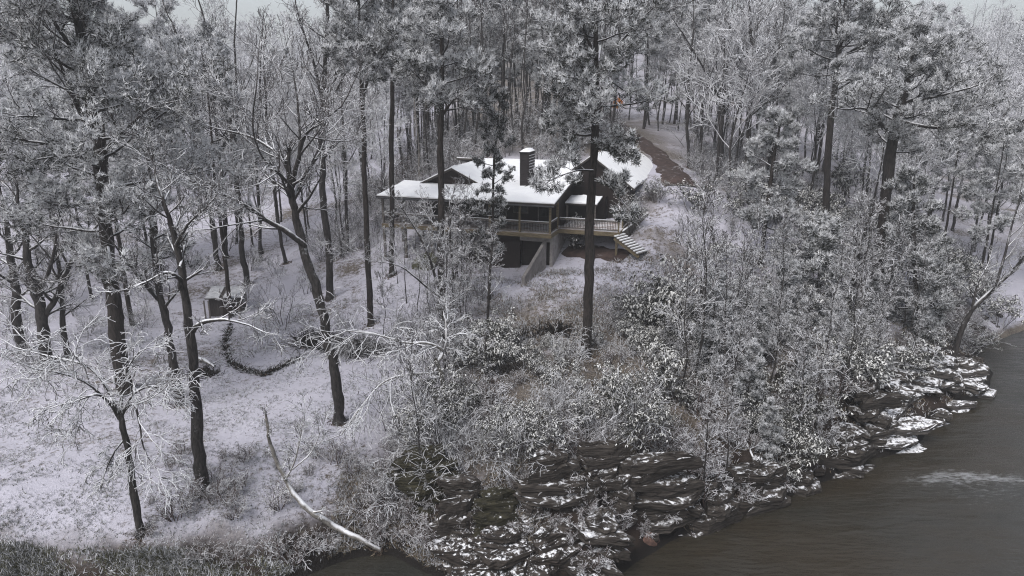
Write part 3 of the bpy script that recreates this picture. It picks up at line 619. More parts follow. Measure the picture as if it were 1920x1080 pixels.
# ------------------------------------------------------------------ shed in the clearing
p = G(424, 592); sh = empty('shed', tuple(p), R(8))
tag(sh, 'small dark shed with a pale slatted roof among the trunks', 'shed')
def sp(name, fn, parent=sh): g = Geo(); fn(g); return g.build(name, parent)
sp('wall', lambda g: (g.box(-1.25, 1.35, 0, .08, -.3, 1.55, 'shed'), g.box(-1.25, -1.17, .081, 1.7, -.3, 1.7, 'shed'), g.box(1.27, 1.35, .081, 1.7, -.3, 1.7, 'shed'), g.box(-1.16, 1.26, 1.62, 1.7, -.3, 1.75, 'shed')))
sp('door', lambda g: g.box(-.2, .65, -.045, -.004, -.2, 1.35, 'siding'))
rf = sp('roof', lambda g: g.prism([(-1.45, -.3, 1.62), (1.55, -.3, 1.62), (1.55, 1.95, 2.02), (-1.45, 1.95, 2.02)], .06, 'roofing'))
for i in range(9):
    y0 = -.28 + i * .247; z0 = 1.63 + (y0 + .3) * .178
    sp('board', lambda g: g.prism([(-.05, y0, z0 + .02), (1.53, y0, z0 + .02), (1.53, y0 + .2, z0 + .055), (-.05, y0 + .2, z0 + .055)], .03, 'shed_board'), rf)
sp('roof_snow', lambda g: g.prism([(-1.42, -.26, 1.70), (-.35, -.26, 1.70), (-.35, 1.9, 2.08), (-1.42, 1.9, 2.08)], .06, 'shed_board'), rf)
for x in (-1.5, -1.15): sp('post', lambda g: g.box(x - .05, x + .05, -.5, -.4, -.4, 1.5, 'grey_timber'))

# ------------------------------------------------------------------ rocks
def slab(sx, sy, th, seed, n=30):
    r_ = np.random.default_rng(seed); nc = int(r_.integers(6, 10)); ca = np.sort(r_.uniform(0, 2 * math.pi, nc) * .35 + np.arange(nc) * 2 * math.pi / nc * .65 + np.arange(nc) * 2 * math.pi / nc * .35); ca = np.sort(np.mod(ca, 2 * math.pi))
    crn = np.stack([np.cos(ca), np.sin(ca)], -1) * r_.uniform(.75, 1.1, (nc, 1)); crn = np.concatenate([crn, crn[:1]]); per = np.linspace(0, nc, n, endpoint=False); i0 = per.astype(int); f = (per - i0)[:, None]
    o2 = crn[i0] * (1 - f) + crn[i0 + 1] * f
    lv = [(-.5, .86), (-.3, .99), (-.05, .94), (.12, 1.0), (.34, .965), (.46, .93), (.52, .72), (.5, .38)]
    V = []
    for z, k in lv:
        kk = k + r_.normal(0, .028, (n, 1)); q = o2 * kk; V.append(np.stack([q[:, 0] * sx, q[:, 1] * sy, z * th + r_.normal(0, .075 * th, n) + .10 * th * np.sin(q[:, 0] * 4 + seed)], -1))
    V = np.concatenate(V); L = len(lv); ii = np.arange(L * n).reshape(L, n)
    Q = np.stack([ii[:-1], np.roll(ii, -1, 1)[:-1], np.roll(ii, -1, 1)[1:], ii[1:]], -1).reshape(-1, 4)
    V = np.concatenate([V, [[0, 0, .5 * th]]]); T = [(ii[-1, i], ii[-1, (i + 1) % n], L * n) for i in range(n)]
    return V, Q, T
def outcrop(name, label, u, v, W, D, Ht, seed, mat='rock', rot=0.0, dip=.08, z0=None, n0=None, over=0.0, bed=(.18, .55), back=.75):
    """beds of split ledges heaped from the water upwards, every bed set back and broken differently"""
    r = random.Random(seed); p = G(u, v) if z0 is None else atz(u, v, z0); o = empty(name, tuple(p), rot); tag(o, label, 'rock', None)
    z = -0.45; k_ = 0
    while z < Ht:
        f = max(0, z) / Ht; th = r.uniform(*bed) * (.7 + .3 * min(1, Ht)); Wl = W * (1 - .4 * f * f + over * f) * r.uniform(.85, 1.1); nl = n0 if n0 else max(1, int(round(Wl * r.uniform(.6, 1.1))))
        for j in range(nl):
            sx = Wl / nl * r.uniform(.85, 1.5); sy = D * (1 - .35 * f) * r.uniform(.6, 1.05); g = Geo(); V, Q, T = slab(sx, sy, th * r.uniform(.8, 1.25), seed * 31 + k_); k_ += 1
            g.raw(V, Q, mat, False); g.raw(V, T, mat, False); q = g.build('ledge', o)
            q.location = (-Wl + (2 * Wl) * (j + .5) / nl + r.uniform(-.2, .2), D * (back - over) * f + r.uniform(-.15, .25) * D, z + th / 2 + r.uniform(-.06, .06)); q.rotation_euler = (dip + r.uniform(-.08, .08), r.uniform(-.06, .06), r.uniform(-.25, .25))
        z += th * .84
    return o
outcrop('rock_outcrop', 'broad snow patched ledge rock at the bottom edge of the photo', 1000, 1066, 3.4, 1.6, 1.5, 3, rot=.06)
outcrop('rock_outcrop', 'dark blocky ledge rock at the water corner below the bare tree tangle', 1125, 1050, 1.3, 1.5, 1.7, 5, 'cliff_rock', bed=(.35, .85), back=.45, rot=-.3)
outcrop('rock_outcrop', 'snowy low ledges left of the broad bottom rock', 880, 1042, 1.5, 1.2, .8, 8, rot=.2)
outcrop('rock_outcrop', 'mossy layered rock stack under the drooping white tree', 800, 940, 1.7, 1.2, 2.4, 11, 'moss_rock', rot=.1, n0=1, over=.25)
outcrop('rock_outcrop', 'tilted grey slab with a snowy lip above the dark hollow', 1040, 950, 1.9, 1.1, 2.4, 14, 'cliff_rock', bed=(.35, .85), back=.45, rot=.25, dip=.15)
outcrop('rock_outcrop', 'wide overhanging grey slab in the middle of the bank', 1225, 968, 2.2, 1.2, 2.8, 16, 'cliff_rock', bed=(.35, .85), back=.45, rot=.1, n0=1, over=.4)
outcrop('rock_outcrop', 'green mossy ledges under the broken white branch', 925, 1000, 1.5, .9, 1.6, 19, 'moss_rock')
outcrop('rock_outcrop', 'snow dusted ledges along the water right of the reddish boulder', 1320, 985, 2.2, 1.1, 2.1, 21, 'cliff_rock', bed=(.35, .85), back=.45, rot=.35)
outcrop('rock_outcrop', 'rounded mossy boulder stack at the bend of the bank', 1592, 890, 1.4, 1.3, 2.2, 23, 'cliff_rock', bed=(.4, .8), back=.4, rot=.4, n0=1, over=.1)
outcrop('rock_outcrop', 'small dark ledge rock left of the rounded boulder stack', 1500, 915, 1.1, .9, 1.5, 25, 'cliff_rock', bed=(.35, .85), back=.45, rot=.2)
outcrop('rock_outcrop', 'flat white topped ledge jutting into the river', 1680, 828, 2.5, 1.6, 1.1, 28, 'pale_rock', rot=.15, n0=1)
outcrop('rock_outcrop', 'smooth pale snow domed rock at the far river bend', 1826, 733, 1.7, 1.6, 1.5, 31, 'pale_rock', rot=.2, n0=1)
outcrop('rock_outcrop', 'thin snowy shelf rock just above the lone midstream stone', 1798, 764, 1.4, .6, .25, 34, 'pale_rock', rot=.1, z0=.1, n0=1)
outcrop('rock_outcrop', 'long stepped snowy ledges between the leaning tree and the water', 1735, 720, 3.3, 1.8, 2.0, 37, 'pale_rock', rot=.3)
outcrop('rock_outcrop', 'ledges in the dark corner left of the jutting shelf', 1635, 805, 2.0, 1.4, 2.3, 39, 'cliff_rock', bed=(.35, .85), back=.45, rot=.3)
outcrop('rock_outcrop', 'snow streaked ledges on the slope above the jutting shelf', 1655, 745, 2.4, 1.5, 1.2, 47, 'pale_rock', rot=.3)
outcrop('rock_outcrop', 'snow flecked ledges above the small dark ledge rock', 1430, 938, 1.6, 1.0, 2.0, 41, 'cliff_rock', bed=(.35, .85), back=.45, rot=.3)
outcrop('river_stone', 'lone small snow capped stone standing in the river', 1770, 790, .6, .5, .55, 44, 'pale_rock', z0=.3, n0=1)
outcrop('rock_outcrop', 'steep dark rock face between the tilted slab and the overhanging slab', 1130, 955, 1.5, .9, 2.6, 51, 'cliff_rock', bed=(.35, .85), back=.45, rot=.1)
outcrop('rock_outcrop', 'steep dark rock face left of the green mossy ledges', 865, 985, 1.4, .9, 1.9, 53, 'cliff_rock', bed=(.35, .85), back=.45, rot=.15)
p = G(1215, 1012); tag(blob('boulder', (p[0], p[1], p[2] - .05), (.55, .45, .45), 'red_rock', 9, 12, 7, .16), 'reddish rounded boulder at the waterline', 'rock')
p = G(1175, 975); tag(blob('boulder', (p[0], p[1], p[2] + .1), (.5, .45, .45), 'rock', 12), 'small grey boulder just above the reddish one', 'rock')
p = G(1395, 950); tag(blob('boulder', (p[0], p[1], p[2] + .1), (.8, .6, .6), 'rock', 15), 'grey rounded boulder at the waterline halfway along the bank', 'rock')
p = G(1490, 725); tag(blob('boulder', (p[0], p[1], p[2] + .2), (1.3, 1.0, 1.3), 'rock', 18), 'dark upright boulder in the thicket above the bank', 'rock')

# ------------------------------------------------------------------ single trees, each where the photo has it
def hero(name, label, trunk, limbs=(), Y=None, bark='bark', pine=None, bare=None, seed=1, cat='tree', group=None, limb_par=None, twig='twig', ground=True, limb_extra=6):
    """trunk = [(u, v, width px)...] from the base up; limbs = lists of (u, v, width px, depth offset)"""
    r = random.Random(seed)
    u0, v0, _ = trunk[0]
    base = G(u0, v0) if Y is None else at(u0, v0, Y)
    Yb = base[1]
    if ground: base[2] = h1(base[0], base[1])
    pts = [Vector(base)] + [Vector(at(u, v, Yb + r.uniform(-.25, .25))) for u, v, _ in trunk[1:]]
    rad = [max(.02, w_ * .39 * mpp(p)) for p, (_, _, w_) in zip(pts, trunk)]
    root = empty(name, tuple(base)); tag(root, label, cat, group)
    B = Vector(base)
    tg, out, rr = trunk_mesh([p - B for p in pts], rad, bark, 12); tg.build('trunk', root)
    white_ = limb_par; cg = Geo(); LP = limb_par or bare_par(bark=bark, twig=twig, n=[4, 4, 3, 2], maxlev=3, nch=[5, 4, 3], rmin=.011)
    ltips = []
    for L in limbs:
        lp = [Vector(at(u, v, Yb + dy)) - B for u, v, _, dy in L]; lr = [max(.018, w_ * .40 * mpp(p + B)) for p, (_, _, w_, _) in zip(lp, L)]
        lg, lo, lrr = trunk_mesh(lp, lr, bark, 8, flare=False); lg.build('limb', root)
        for i in range(limb_extra):
            t = .2 + .8 * (i + r.random()) / limb_extra; p, d = along(lo, t); x = int(t * (len(lrr) - 1))
            ax = d.cross(rvec(r)).normalized(); a = r.uniform(.5, 1.1); dd = d * math.cos(a) + ax * math.sin(a)
            LL = (lo[-1] - lo[0]).length
            grow(cg, ltips, r, p, dd, min(LL * (.8 if LP is white_ else .55), 3.5) * r.uniform(.5, 1.1), max(.016, lrr[x] * .55), 0, LP)
        p, d = along(lo, 1.0); grow(cg, ltips, r, p, d, min((lo[-1] - lo[0]).length * .5, 3.0), lr[-1], 0, LP)
    if pine:
        kw = dict(pine); c0 = kw.pop('c0'); nbr = kw.pop('nbr'); Lm = kw.pop('L'); PP = kw.pop('par', pine_par())
        pine_crown(cg, r, out, rr, c0, nbr, Lm, PP, **kw)
        if ltips and limbs: cg.tufts([tuple(a) for a, _ in ltips], [tuple(b) for _, b in ltips], 10, .3, .022, .35, 'needle', 'frost', .3)
    if bare:
        kw = dict(bare); c0 = kw['c0']; nbr = kw['nbr']; Lm = kw['L']; P = kw.get('par', LP); upw = kw.get('up', .7)
        for i in range(nbr):
            t = c0 + (1 - c0) * (i + r.random() * .9) / nbr; p, d = along(out, t); x = int(t * (len(rr) - 1)); f = (t - c0) / (1 - c0)
            az = i * 2.4 + r.uniform(-.6, .6); dd = Vector((math.cos(az), math.sin(az), upw * r.uniform(.5, 1.4))).normalized()
            grow(cg, None, r, p, dd, Lm * (1 - .5 * f) * r.uniform(.6, 1.15), max(.016, min(rr[x] * .5, .12)), 0, P)
        if kw.get('tip', True): p, d = along(out, 1.0); grow(cg, None, r, p, d, Lm * .7, rr[-1], 0, P)
    if cg.V or cg.tb: cg.build('crown', root)
    FEET.append((base[0], base[1], rad[0]))
    return root
FEET = []
big = (16, .29, .019)
hero('pine_tree', 'massive dark pine with heavy forked crown at the left of the photo', [(234, 735, 36), (216, 610, 34), (201, 470, 31), (184, 300, 28), (168, 200, 23), (152, 90, 18), (142, 0, 13), (136, -90, 8), (132, -150, 4)],
     limbs=[[(152, 110, 12, 0), (120, 70, 9, -1), (85, 15, 7, -2), (70, -30, 5, -2.5)], [(165, 150, 12, 0), (158, 60, 9, 1), (160, -20, 6, 1.5)], [(160, 118, 10, 0), (175, 95, 8, -.8), (200, 92, 5, -1.6)], [(178, 270, 12, 0), (140, 190, 9, -1), (110, 110, 6, -2), (95, 90, 4, -2.5)],
            [(180, 300, 10, 0), (230, 250, 8, -1), (280, 200, 5, -2), (330, 190, 3, -3)], [(182, 300, 9, 0), (130, 290, 7, -1.5), (60, 300, 4, -3)]],
     bark='pine_bark', pine=dict(c0=.33, nbr=36, L=6.8, tuft=(17, .32, .021), frost=.52, shape=.45, par=pine_par(nch=[10, 7, 3])), seed=3)
hero('pine_tree', 'lone tall bare stemmed pine standing over the deck corner, right of the chimney', [(1098, 672, 25), (1101, 560, 23), (1106, 440, 22), (1117, 240, 18), (1117, 160, 15), (1117, 60, 11), (1112, -40, 8), (1110, -110, 4)],
     limbs=[[(1118, 190, 9, 0), (1100, 150, 7, -1), (1085, 110, 5, -1.5)], [(1119, 130, 9, 0), (1150, 95, 7, -.5), (1185, 55, 4, -1), (1225, 15, 3, -1.5)], [(1118, 110, 8, 0), (1095, 60, 6, .5), (1075, 5, 4, 1)], [(1116, 225, 6, 0), (1095, 210, 5, -1), (1060, 190, 3, -1.6)], [(1114, 320, 6, 0), (1085, 318, 4, -1), (1048, 330, 3, -1.8)], [(1115, 280, 6, 0), (1140, 264, 4, -.8), (1165, 280, 3, -1.4)], [(1113, 340, 5, 0), (1140, 345, 4, -.8), (1165, 375, 2, -1.2)]],
     bark='pine_bark', pine=dict(c0=.54, nbr=26, L=3.9, tuft=big, frost=.48, droop=.25, par=pine_par(nch=[9, 6, 3])), seed=5)
hero('pine_tree', 'rusty stemmed pine in front of the left porch roof with a leafy right side', [(829, 612, 17), (826, 480, 17), (825, 330, 16), (827, 240, 14), (828, 120, 11), (826, 0, 8), (826, -80, 4)],
     limbs=[[(830, 215, 7, 0), (850, 185, 5, -.8), (880, 165, 3, -1.2)], [(830, 200, 5, 0), (800, 160, 4, -.5), (780, 140, 3, -1)]],
     bark='pine_bark', pine=dict(c0=.60, nbr=26, L=3.5, tuft=big, frost=.48, par=pine_par(nch=[8, 6, 3])), seed=8)
hero('pine_tree', 'slim dark pine left of the porch with crown forking at the top', [(696, 612, 14), (690, 480, 14), (684, 300, 12), (679, 170, 10), (676, 90, 8), (672, 0, 6), (670, -60, 4)],
     limbs=[[(681, 180, 7, 0), (692, 140, 5, -.6), (720, 100, 3, -1.2)], [(677, 120, 6, 0), (665, 90, 4, .5), (640, 70, 3, 1)]],
     bark='pine_bark', pine=dict(c0=.68, nbr=22, L=3.2, tuft=big, frost=.48, par=pine_par(nch=[8, 6, 3])), seed=11)
hero('pine_tree', 'straight pale lit pine stem at the left end of the porch', [(736, 548, 13), (735, 400, 12), (735, 260, 12), (736, 150, 10), (737, 60, 8), (738, -40, 5)], Y=57.5,
     bark='pine_bark', pine=dict(c0=.74, nbr=18, L=3.4, tuft=big, frost=.48, par=pine_par(nch=[8, 6, 3])), seed=13)
hero('pine_tree', 'young dark pine growing against the chimney', [(921, 648, 7), (918, 560, 7), (924, 400, 6), (926, 300, 6), (934, 230, 4), (937, 185, 2)], Y=51.5,
     bark='pine_bark', pine=dict(c0=.34, nbr=34, L=1.55, tuft=(12, .26, .022), frost=.10, shape=.4, par=pine_par(nch=[5, 4, 3])), seed=16)
hero('pine_tree', 'layered pine with flat snowy shelves at the right, before the hazy slope', [(1640, 620, 26), (1650, 450, 26), (1672, 260, 24), (1690, 195, 19), (1705, 120, 12), (1718, 60, 6)], Y=56,
     limbs=[[(1690, 190, 10, 0), (1740, 185, 7, -1), (1818, 165, 4, -2)], [(1680, 225, 10, 0), (1740, 240, 7, -1.5), (1840, 232, 4, -2.5)], [(1690, 160, 8, 0), (1730, 130, 6, 1), (1780, 125, 4, 1.5)], [(1670, 250, 9, 0), (1620, 200, 6, -1.5), (1590, 205, 4, -2)]],
     bark='pine_bark', pine=dict(c0=.55, nbr=26, L=4.2, tuft=big, frost=.48, par=pine_par(nch=[9, 6, 3], flat=.6)), seed=19)
hero('pine_tree', 'forked pine behind the layered one, crown reaching the top edge', [(1545, 460, 16), (1550, 330, 16), (1562, 190, 14), (1572, 110, 11), (1582, 30, 8), (1590, -60, 4)], Y=66,
     limbs=[[(1572, 120, 8, 0), (1566, 60, 6, -.5), (1575, 10, 4, -1)], [(1580, 105, 7, 0), (1640, 70, 5, -1), (1655, 40, 3, -1.5)], [(1566, 170, 7, 0), (1600, 148, 5, 1), (1640, 160, 3, 2)]],
     bark='pine_bark', pine=dict(c0=.58, nbr=26, L=4.6, tuft=(14, .33, .022), frost=.48, par=pine_par(nch=[9, 6, 3], flat=.5)), seed=22)
hero('pine_tree', 'mid height pine on the slope with arched snowy boughs', [(1420, 560, 10), (1435, 420, 10), (1450, 300, 8), (1465, 220, 4)], Y=57,
     bark='pine_bark', pine=dict(c0=.35, nbr=26, L=3.0, tuft=big, frost=.5, droop=.3, par=pine_par(nch=[8, 6, 3])), seed=25)
hero('pine_tree', 'broad dark pine low on the slope above the hollow', [(1720, 640, 12), (1715, 520, 11), (1712, 400, 8), (1715, 330, 4)], Y=52,
     bark='pine_bark', pine=dict(c0=.15, nbr=34, L=3.4, tuft=big, frost=.30, droop=.35, par=pine_par(nch=[8, 6, 3])), seed=27)
# broad leaved trees
white = bare_par(bark='bark', twig='white_twig', n=[8, 6, 4, 3], maxlev=2, nch=[6, 5, 3], rmin=.014, twr=.05, trop=[-.05, -.09, -.12, -.1], wob=[.20, .24, .28, .3], ang=[.75, .8, .8, .8], ratio=[.62, .6, .6, .6])
hero('forked_tree', 'dark leaning tree with one long limb arching left, in the middle of the meadow', [(637, 792, 26), (628, 690, 24), (605, 580, 23), (575, 480, 21), (556, 410, 19), (548, 345, 15)],
     limbs=[[(572, 462, 15, 0), (540, 432, 13, -.5), (500, 415, 11, -1), (480, 398, 9, -1.4), (450, 380, 7, -2), (410, 360, 6, -2.4), (360, 340, 4, -3)],
            [(548, 350, 12, 0), (540, 320, 10, .3), (525, 290, 8, .6), (470, 255, 6, 1), (425, 245, 4, 1.4)], [(549, 350, 12, 0), (560, 300, 10, -.5), (566, 255, 8, -1), (600, 230, 6, -1.5), (640, 200, 4, -2)],
            [(552, 370, 10, 0), (566, 330, 9, .8), (600, 290, 7, 1.4), (612, 250, 5, 2), (590, 180, 4, 2.4)], [(550, 360, 9, 0), (530, 330, 7, -1), (490, 300, 5, -1.8), (470, 240, 4, -2.6), (480, 170, 3, -3)], [(560, 300, 7, -.5), (562, 240, 6, 0), (555, 170, 4, .5), (545, 110, 3, 1)]],
     seed=31, bare=dict(c0=.86, nbr=6, L=3.2, up=1.0), limb_extra=8)
hero('bare_tree', 'dark straight trunk standing alone in the near meadow', [(381, 922, 30), (374, 820, 27), (365, 720, 24), (352, 610, 21), (342, 540, 18), (328, 450, 14), (312, 390, 10), (298, 350, 7)],
     limbs=[[(338, 540, 12, 0), (335, 520, 10, -.5), (310, 508, 8, -.9), (285, 525, 5, -1.2), (230, 545, 4, -1.6)], [(363, 620, 13, 0), (375, 605, 12, -.5), (400, 600, 9, -1), (425, 598, 7, -1.4), (470, 610, 4, -2)], [(338, 500, 8, 0), (345, 470, 6, .5), (352, 440, 4, 1)], [(330, 460, 8, 0), (350, 420, 6, -.6), (385, 390, 4, -1.2)]],
     seed=34, bare=dict(c0=.66, nbr=9, L=2.4, up=.6), limb_extra=4)
hero('bare_tree', 'second dark trunk behind the lone meadow trunk', [(339, 762, 22), (330, 690, 20), (312, 600, 18), (300, 540, 15), (288, 460, 12), (280, 390, 8)], limbs=[[(305, 570, 9, 0), (260, 520, 7, -1), (215, 460, 4, -2)], [(292, 480, 7, 0), (320, 440, 5, 1), (345, 400, 3, 2)]],
     seed=37, bare=dict(c0=.5, nbr=11, L=2.8, up=.6), limb_extra=4)
hero('frosted_tree', 'small tree with white rimed drooping crown at the lower left', [(263, 1003, 17), (256, 940, 17), (246, 870, 16), (234, 810, 14), (222, 775, 12)],
     limbs=[[(224, 785, 9, 0), (205, 750, 7, -.4), (185, 735, 6, -.8), (150, 750, 5, -1.2), (110, 760, 3, -1.5)], [(224, 780, 8, 0), (200, 720, 6, .3), (160, 680, 5, .6), (100, 670, 4, 1), (40, 655, 3, 1.3)], [(228, 780, 9, 0), (240, 760, 7, -.5), (255, 757, 6, -.8), (262, 800, 4, -1), (270, 850, 3, -1.2), (295, 880, 2, -1.3)],
            [(225, 775, 8, 0), (228, 730, 6, .3), (235, 690, 5, .5), (260, 660, 3, .8)], [(226, 778, 7, 0), (250, 735, 6, .4), (290, 720, 5, .8), (325, 740, 3, 1)], [(222, 775, 7, 0), (170, 720, 5, -.6), (120, 700, 4, -1), (60, 690, 3, -1.4)], [(236, 820, 5, 0), (215, 845, 4, -.4), (200, 880, 3, -.7)]],
     bark='bark', twig='white_twig', limb_par=white, seed=40, limb_extra=7)
hero('leaning_trunk', 'pale crooked trunk leaning out from the bank over the dark water', [(712, 1030, 9), (670, 1008, 13), (625, 985, 15), (580, 955, 14), (548, 925, 12), (530, 890, 10), (512, 855, 9), (500, 815, 8), (499, 788, 7)],
     limbs=[[(535, 900, 5, 0), (556, 860, 4, .4), (566, 800, 2, .8)], [(548, 880, 4, .2), (585, 850, 3, .6), (600, 810, 2, 1)]], bark='pale_bark', twig='white_twig', seed=43, bare=dict(c0=.35, nbr=7, L=.9, up=.8), limb_extra=4, ground=False)
hero('bare_tree', 'thin bare tree leaning right over the snowy shelf at the river bend', [(1786, 682, 13), (1800, 630, 12), (1822, 580, 10), (1850, 550, 9), (1885, 520, 7), (1915, 490, 5)],
     limbs=[[(1824, 580, 6, 0), (1833, 530, 4, .5), (1850, 500, 3, 1)], [(1868, 536, 6, 0), (1886, 470, 5, .6), (1898, 420, 4, 1.2), (1915, 360, 3, 1.6)], [(1900, 505, 5, 0), (1930, 470, 4, -.5), (1950, 430, 3, -1)]], seed=46, bare=dict(c0=.45, nbr=8, L=2.2, up=.9))
hero('frosted_tree', 'crooked white limbed tree drooping over the brown thicket, centre of the bank', [(838, 800, 12), (834, 740, 12), (826, 700, 11), (818, 672, 9)],
     limbs=[[(822, 690, 8, 0), (805, 705, 7, -.6), (795, 740, 6, -1), (815, 790, 4, -1.4), (822, 850, 3, -1.6)], [(820, 680, 8, 0), (835, 655, 7, .3), (800, 640, 6, -.4), (760, 645, 5, -.9), (705, 625, 4, -1.5), (650, 620, 3, -2)], [(824, 700, 7, 0), (790, 700, 6, -.6), (740, 705, 5, -1.2), (705, 725, 4, -1.6), (640, 815, 3, -2)],
            [(822, 676, 7, 0), (840, 640, 5, .5), (836, 600, 4, 1)], [(828, 720, 6, 0), (850, 760, 4, -.8), (870, 830, 3, -1.2)], [(826, 705, 6, 0), (780, 745, 5, -1), (760, 800, 3, -1.5)]], limb_par=white, bark='pale_bark', twig='white_twig', seed=49, limb_extra=7, Y=36.2)
hero('broken_branch', 'broken white branch hanging over the mossy ledges', [(952, 885, 6), (955, 905, 6), (965, 930, 5), (985, 965, 4)], limbs=[[(950, 890, 5, 0), (930, 900, 4, -.2), (912, 935, 3, -.4)], [(957, 905, 5, 0), (985, 915, 4, -.3), (1010, 945, 3, -.5)], [(962, 925, 4, 0), (950, 960, 3, -.3), (960, 1010, 2, -.5)]], Y=33.5, bark='pale_bark', twig='white_twig', limb_par=white, seed=52, cat='branch', ground=False, limb_extra=4)
hero('bare_tree', 'dark gnarled trunk at the far left edge', [(40, 640, 22), (30, 560, 20), (22, 490, 17), (15, 430, 12), (5, 380, 8)], seed=55, bare=dict(c0=.4, nbr=12, L=3.0, up=.5), Y=48)
hero('bare_tree', 'thick dark stem of the left clump with its right arm reaching up', [(78, 640, 26), (72, 580, 24), (60, 510, 20), (48, 450, 15), (35, 390, 9)], limbs=[[(80, 600, 15, 0), (105, 560, 13, .3), (125, 510, 11, .6), (150, 465, 8, 1), (185, 420, 5, 1.4)], [(70, 560, 10, 0), (95, 500, 8, -.6), (105, 440, 5, -1.2)]], seed=58, bare=dict(c0=.35, nbr=14, L=3.2, up=.4), Y=46)
hero('bare_tree', 'slender stem right of the left dark clump', [(122, 640, 13), (114, 580, 12), (112, 520, 10), (100, 450, 7), (90, 390, 4)], seed=61, bare=dict(c0=.35, nbr=14, L=2.6, up=.5), Y=47)
for sd_, lab, tr, lb, Yv, nb, L_ in [
    (64, 'tall hardwood with steep twin stems above the shed', [(466, 562, 14), (455, 450, 13), (440, 300, 12), (428, 200, 10), (405, 110, 7), (380, 20, 4)], [[(440, 300, 8, 0), (446, 200, 6, 1), (440, 80, 4, 2), (445, -20, 3, 2.6)], [(430, 210, 7, 0), (400, 160, 5, -1), (360, 110, 3, -2)]], 62, 18, 4.6),
    (67, 'straight dark trunk just behind the long arching limb', [(618, 560, 17), (612, 420, 16), (608, 280, 15), (606, 200, 13), (612, 60, 9), (616, -40, 5)], [[(607, 210, 8, 0), (590, 120, 6, -1), (560, 30, 4, -2)], [(608, 200, 7, 0), (640, 120, 5, 1), (655, 30, 3, 2)]], 56, 18, 4.4),
    (70, 'leaning grey trunk left of the shed', [(412, 520, 12), (400, 450, 11), (392, 380, 10), (370, 280, 8), (350, 180, 6), (330, 60, 4)], [[(388, 370, 6, 0), (360, 300, 5, 1), (325, 190, 3, 2)]], 66, 16, 4.4),
    (73, 'pale trunk standing right behind the shed roof', [(424, 480, 12), (418, 400, 11), (412, 300, 9), (400, 200, 7), (395, 80, 4)], [[(412, 300, 6, 0), (440, 200, 4, 1), (470, 120, 3, 2)]], 70, 16, 4.2),
    (76, 'thin trunk right of the twin stemmed hardwood', [(492, 520, 8), (488, 420, 8), (480, 320, 7), (486, 200, 5), (490, 80, 3)], [], 68, 14, 3.6),
    (79, 'slim trunk leaning left between the hardwoods and the arching tree', [(540, 530, 9), (528, 450, 8), (515, 360, 7), (500, 240, 6), (495, 100, 3)], [], 66, 16, 4.0),
    (82, 'slim trunk close to the right of the arching tree', [(655, 520, 8), (650, 420, 8), (648, 300, 7), (640, 180, 5), (645, 60, 3)], [], 66, 14, 3.6),
    (85, 'purplish bare tree with fanning limbs right of the driveway', [(1345, 362, 11), (1350, 280, 10), (1356, 200, 9), (1362, 120, 7), (1372, 20, 4)], [[(1356, 200, 6, 0), (1320, 130, 5, -1), (1280, 60, 3, -2)], [(1358, 190, 6, 0), (1410, 120, 5, 1), (1450, 50, 3, 2)]], 76, 20, 5.0),
    (88, 'tall dark stem in front of the fanning purplish tree', [(1396, 440, 12), (1402, 320, 12), (1406, 200, 10), (1410, 100, 8), (1405, 0, 5)], [[(1406, 190, 6, 0), (1440, 110, 4, 1), (1490, 60, 3, 2)]], 70, 18, 4.4),
    (91, 'slender pale stem with wide fork on the right slope', [(1440, 420, 8), (1442, 320, 8), (1445, 210, 7), (1455, 120, 5), (1470, 40, 3)], [[(1443, 240, 5, 0), (1420, 170, 4, -1), (1400, 120, 2, -2)]], 74, 16, 4.0),
    (94, 'thin bare tree left of the driveway head', [(1290, 330, 7), (1288, 240, 7), (1292, 150, 6), (1300, 60, 4)], [], 80, 16, 4.4),
    (97, 'dead dark stem leaning from the hollow on the right bank', [(1585, 610, 13), (1598, 540, 11), (1610, 480, 9), (1625, 420, 6)], [[(1605, 500, 5, 0), (1660, 465, 4, -1), (1700, 480, 2, -1.6)]], 52, 8, 2.4),
    (100, 'thin straight sapling in the yard below the porch', [(914, 640, 7), (916, 560, 6), (920, 500, 5), (925, 450, 3)], [], 48, 12, 1.6),
    (103, 'twin stemmed sapling below the left porch', [(852, 600, 8), (850, 520, 7), (842, 450, 5), (846, 380, 3)], [[(850, 540, 5, 0), (862, 480, 4, .4), (872, 410, 2, .8)]], 51, 12, 1.8),
    (106, 'bare sapling with forked pale arms before the left deck posts', [(846, 640, 9), (836, 580, 8), (815, 520, 7), (800, 470, 5), (775, 420, 4), (750, 385, 2)], [[(830, 560, 6, 0), (790, 530, 5, -.5), (750, 495, 3, -1), (700, 490, 2, -1.5)], [(812, 510, 5, 0), (830, 460, 4, .5), (815, 410, 2, 1)]], 47, 8, 1.8),
    (109, 'slim dark stem rising from the thicket below the lawn', [(917, 790, 6), (916, 740, 6), (914, 700, 5), (910, 640, 3)], [], 40, 10, 1.2)]:
    hero('bare_tree', lab, tr, lb, Y=Yv, seed=sd_, twig='white_twig' if sd_ in (106,) else 'twig', bare=dict(c0=.42, nbr=nb, L=L_, up=1.0), limb_extra=5)
scatter_front = [(762, 560, 53), (782, 600, 51), (870, 585, 51), (720, 640, 49), (880, 640, 47.5), (745, 520, 56), (812, 625, 48.5), (905, 570, 51.5), (858, 545, 53.5)]
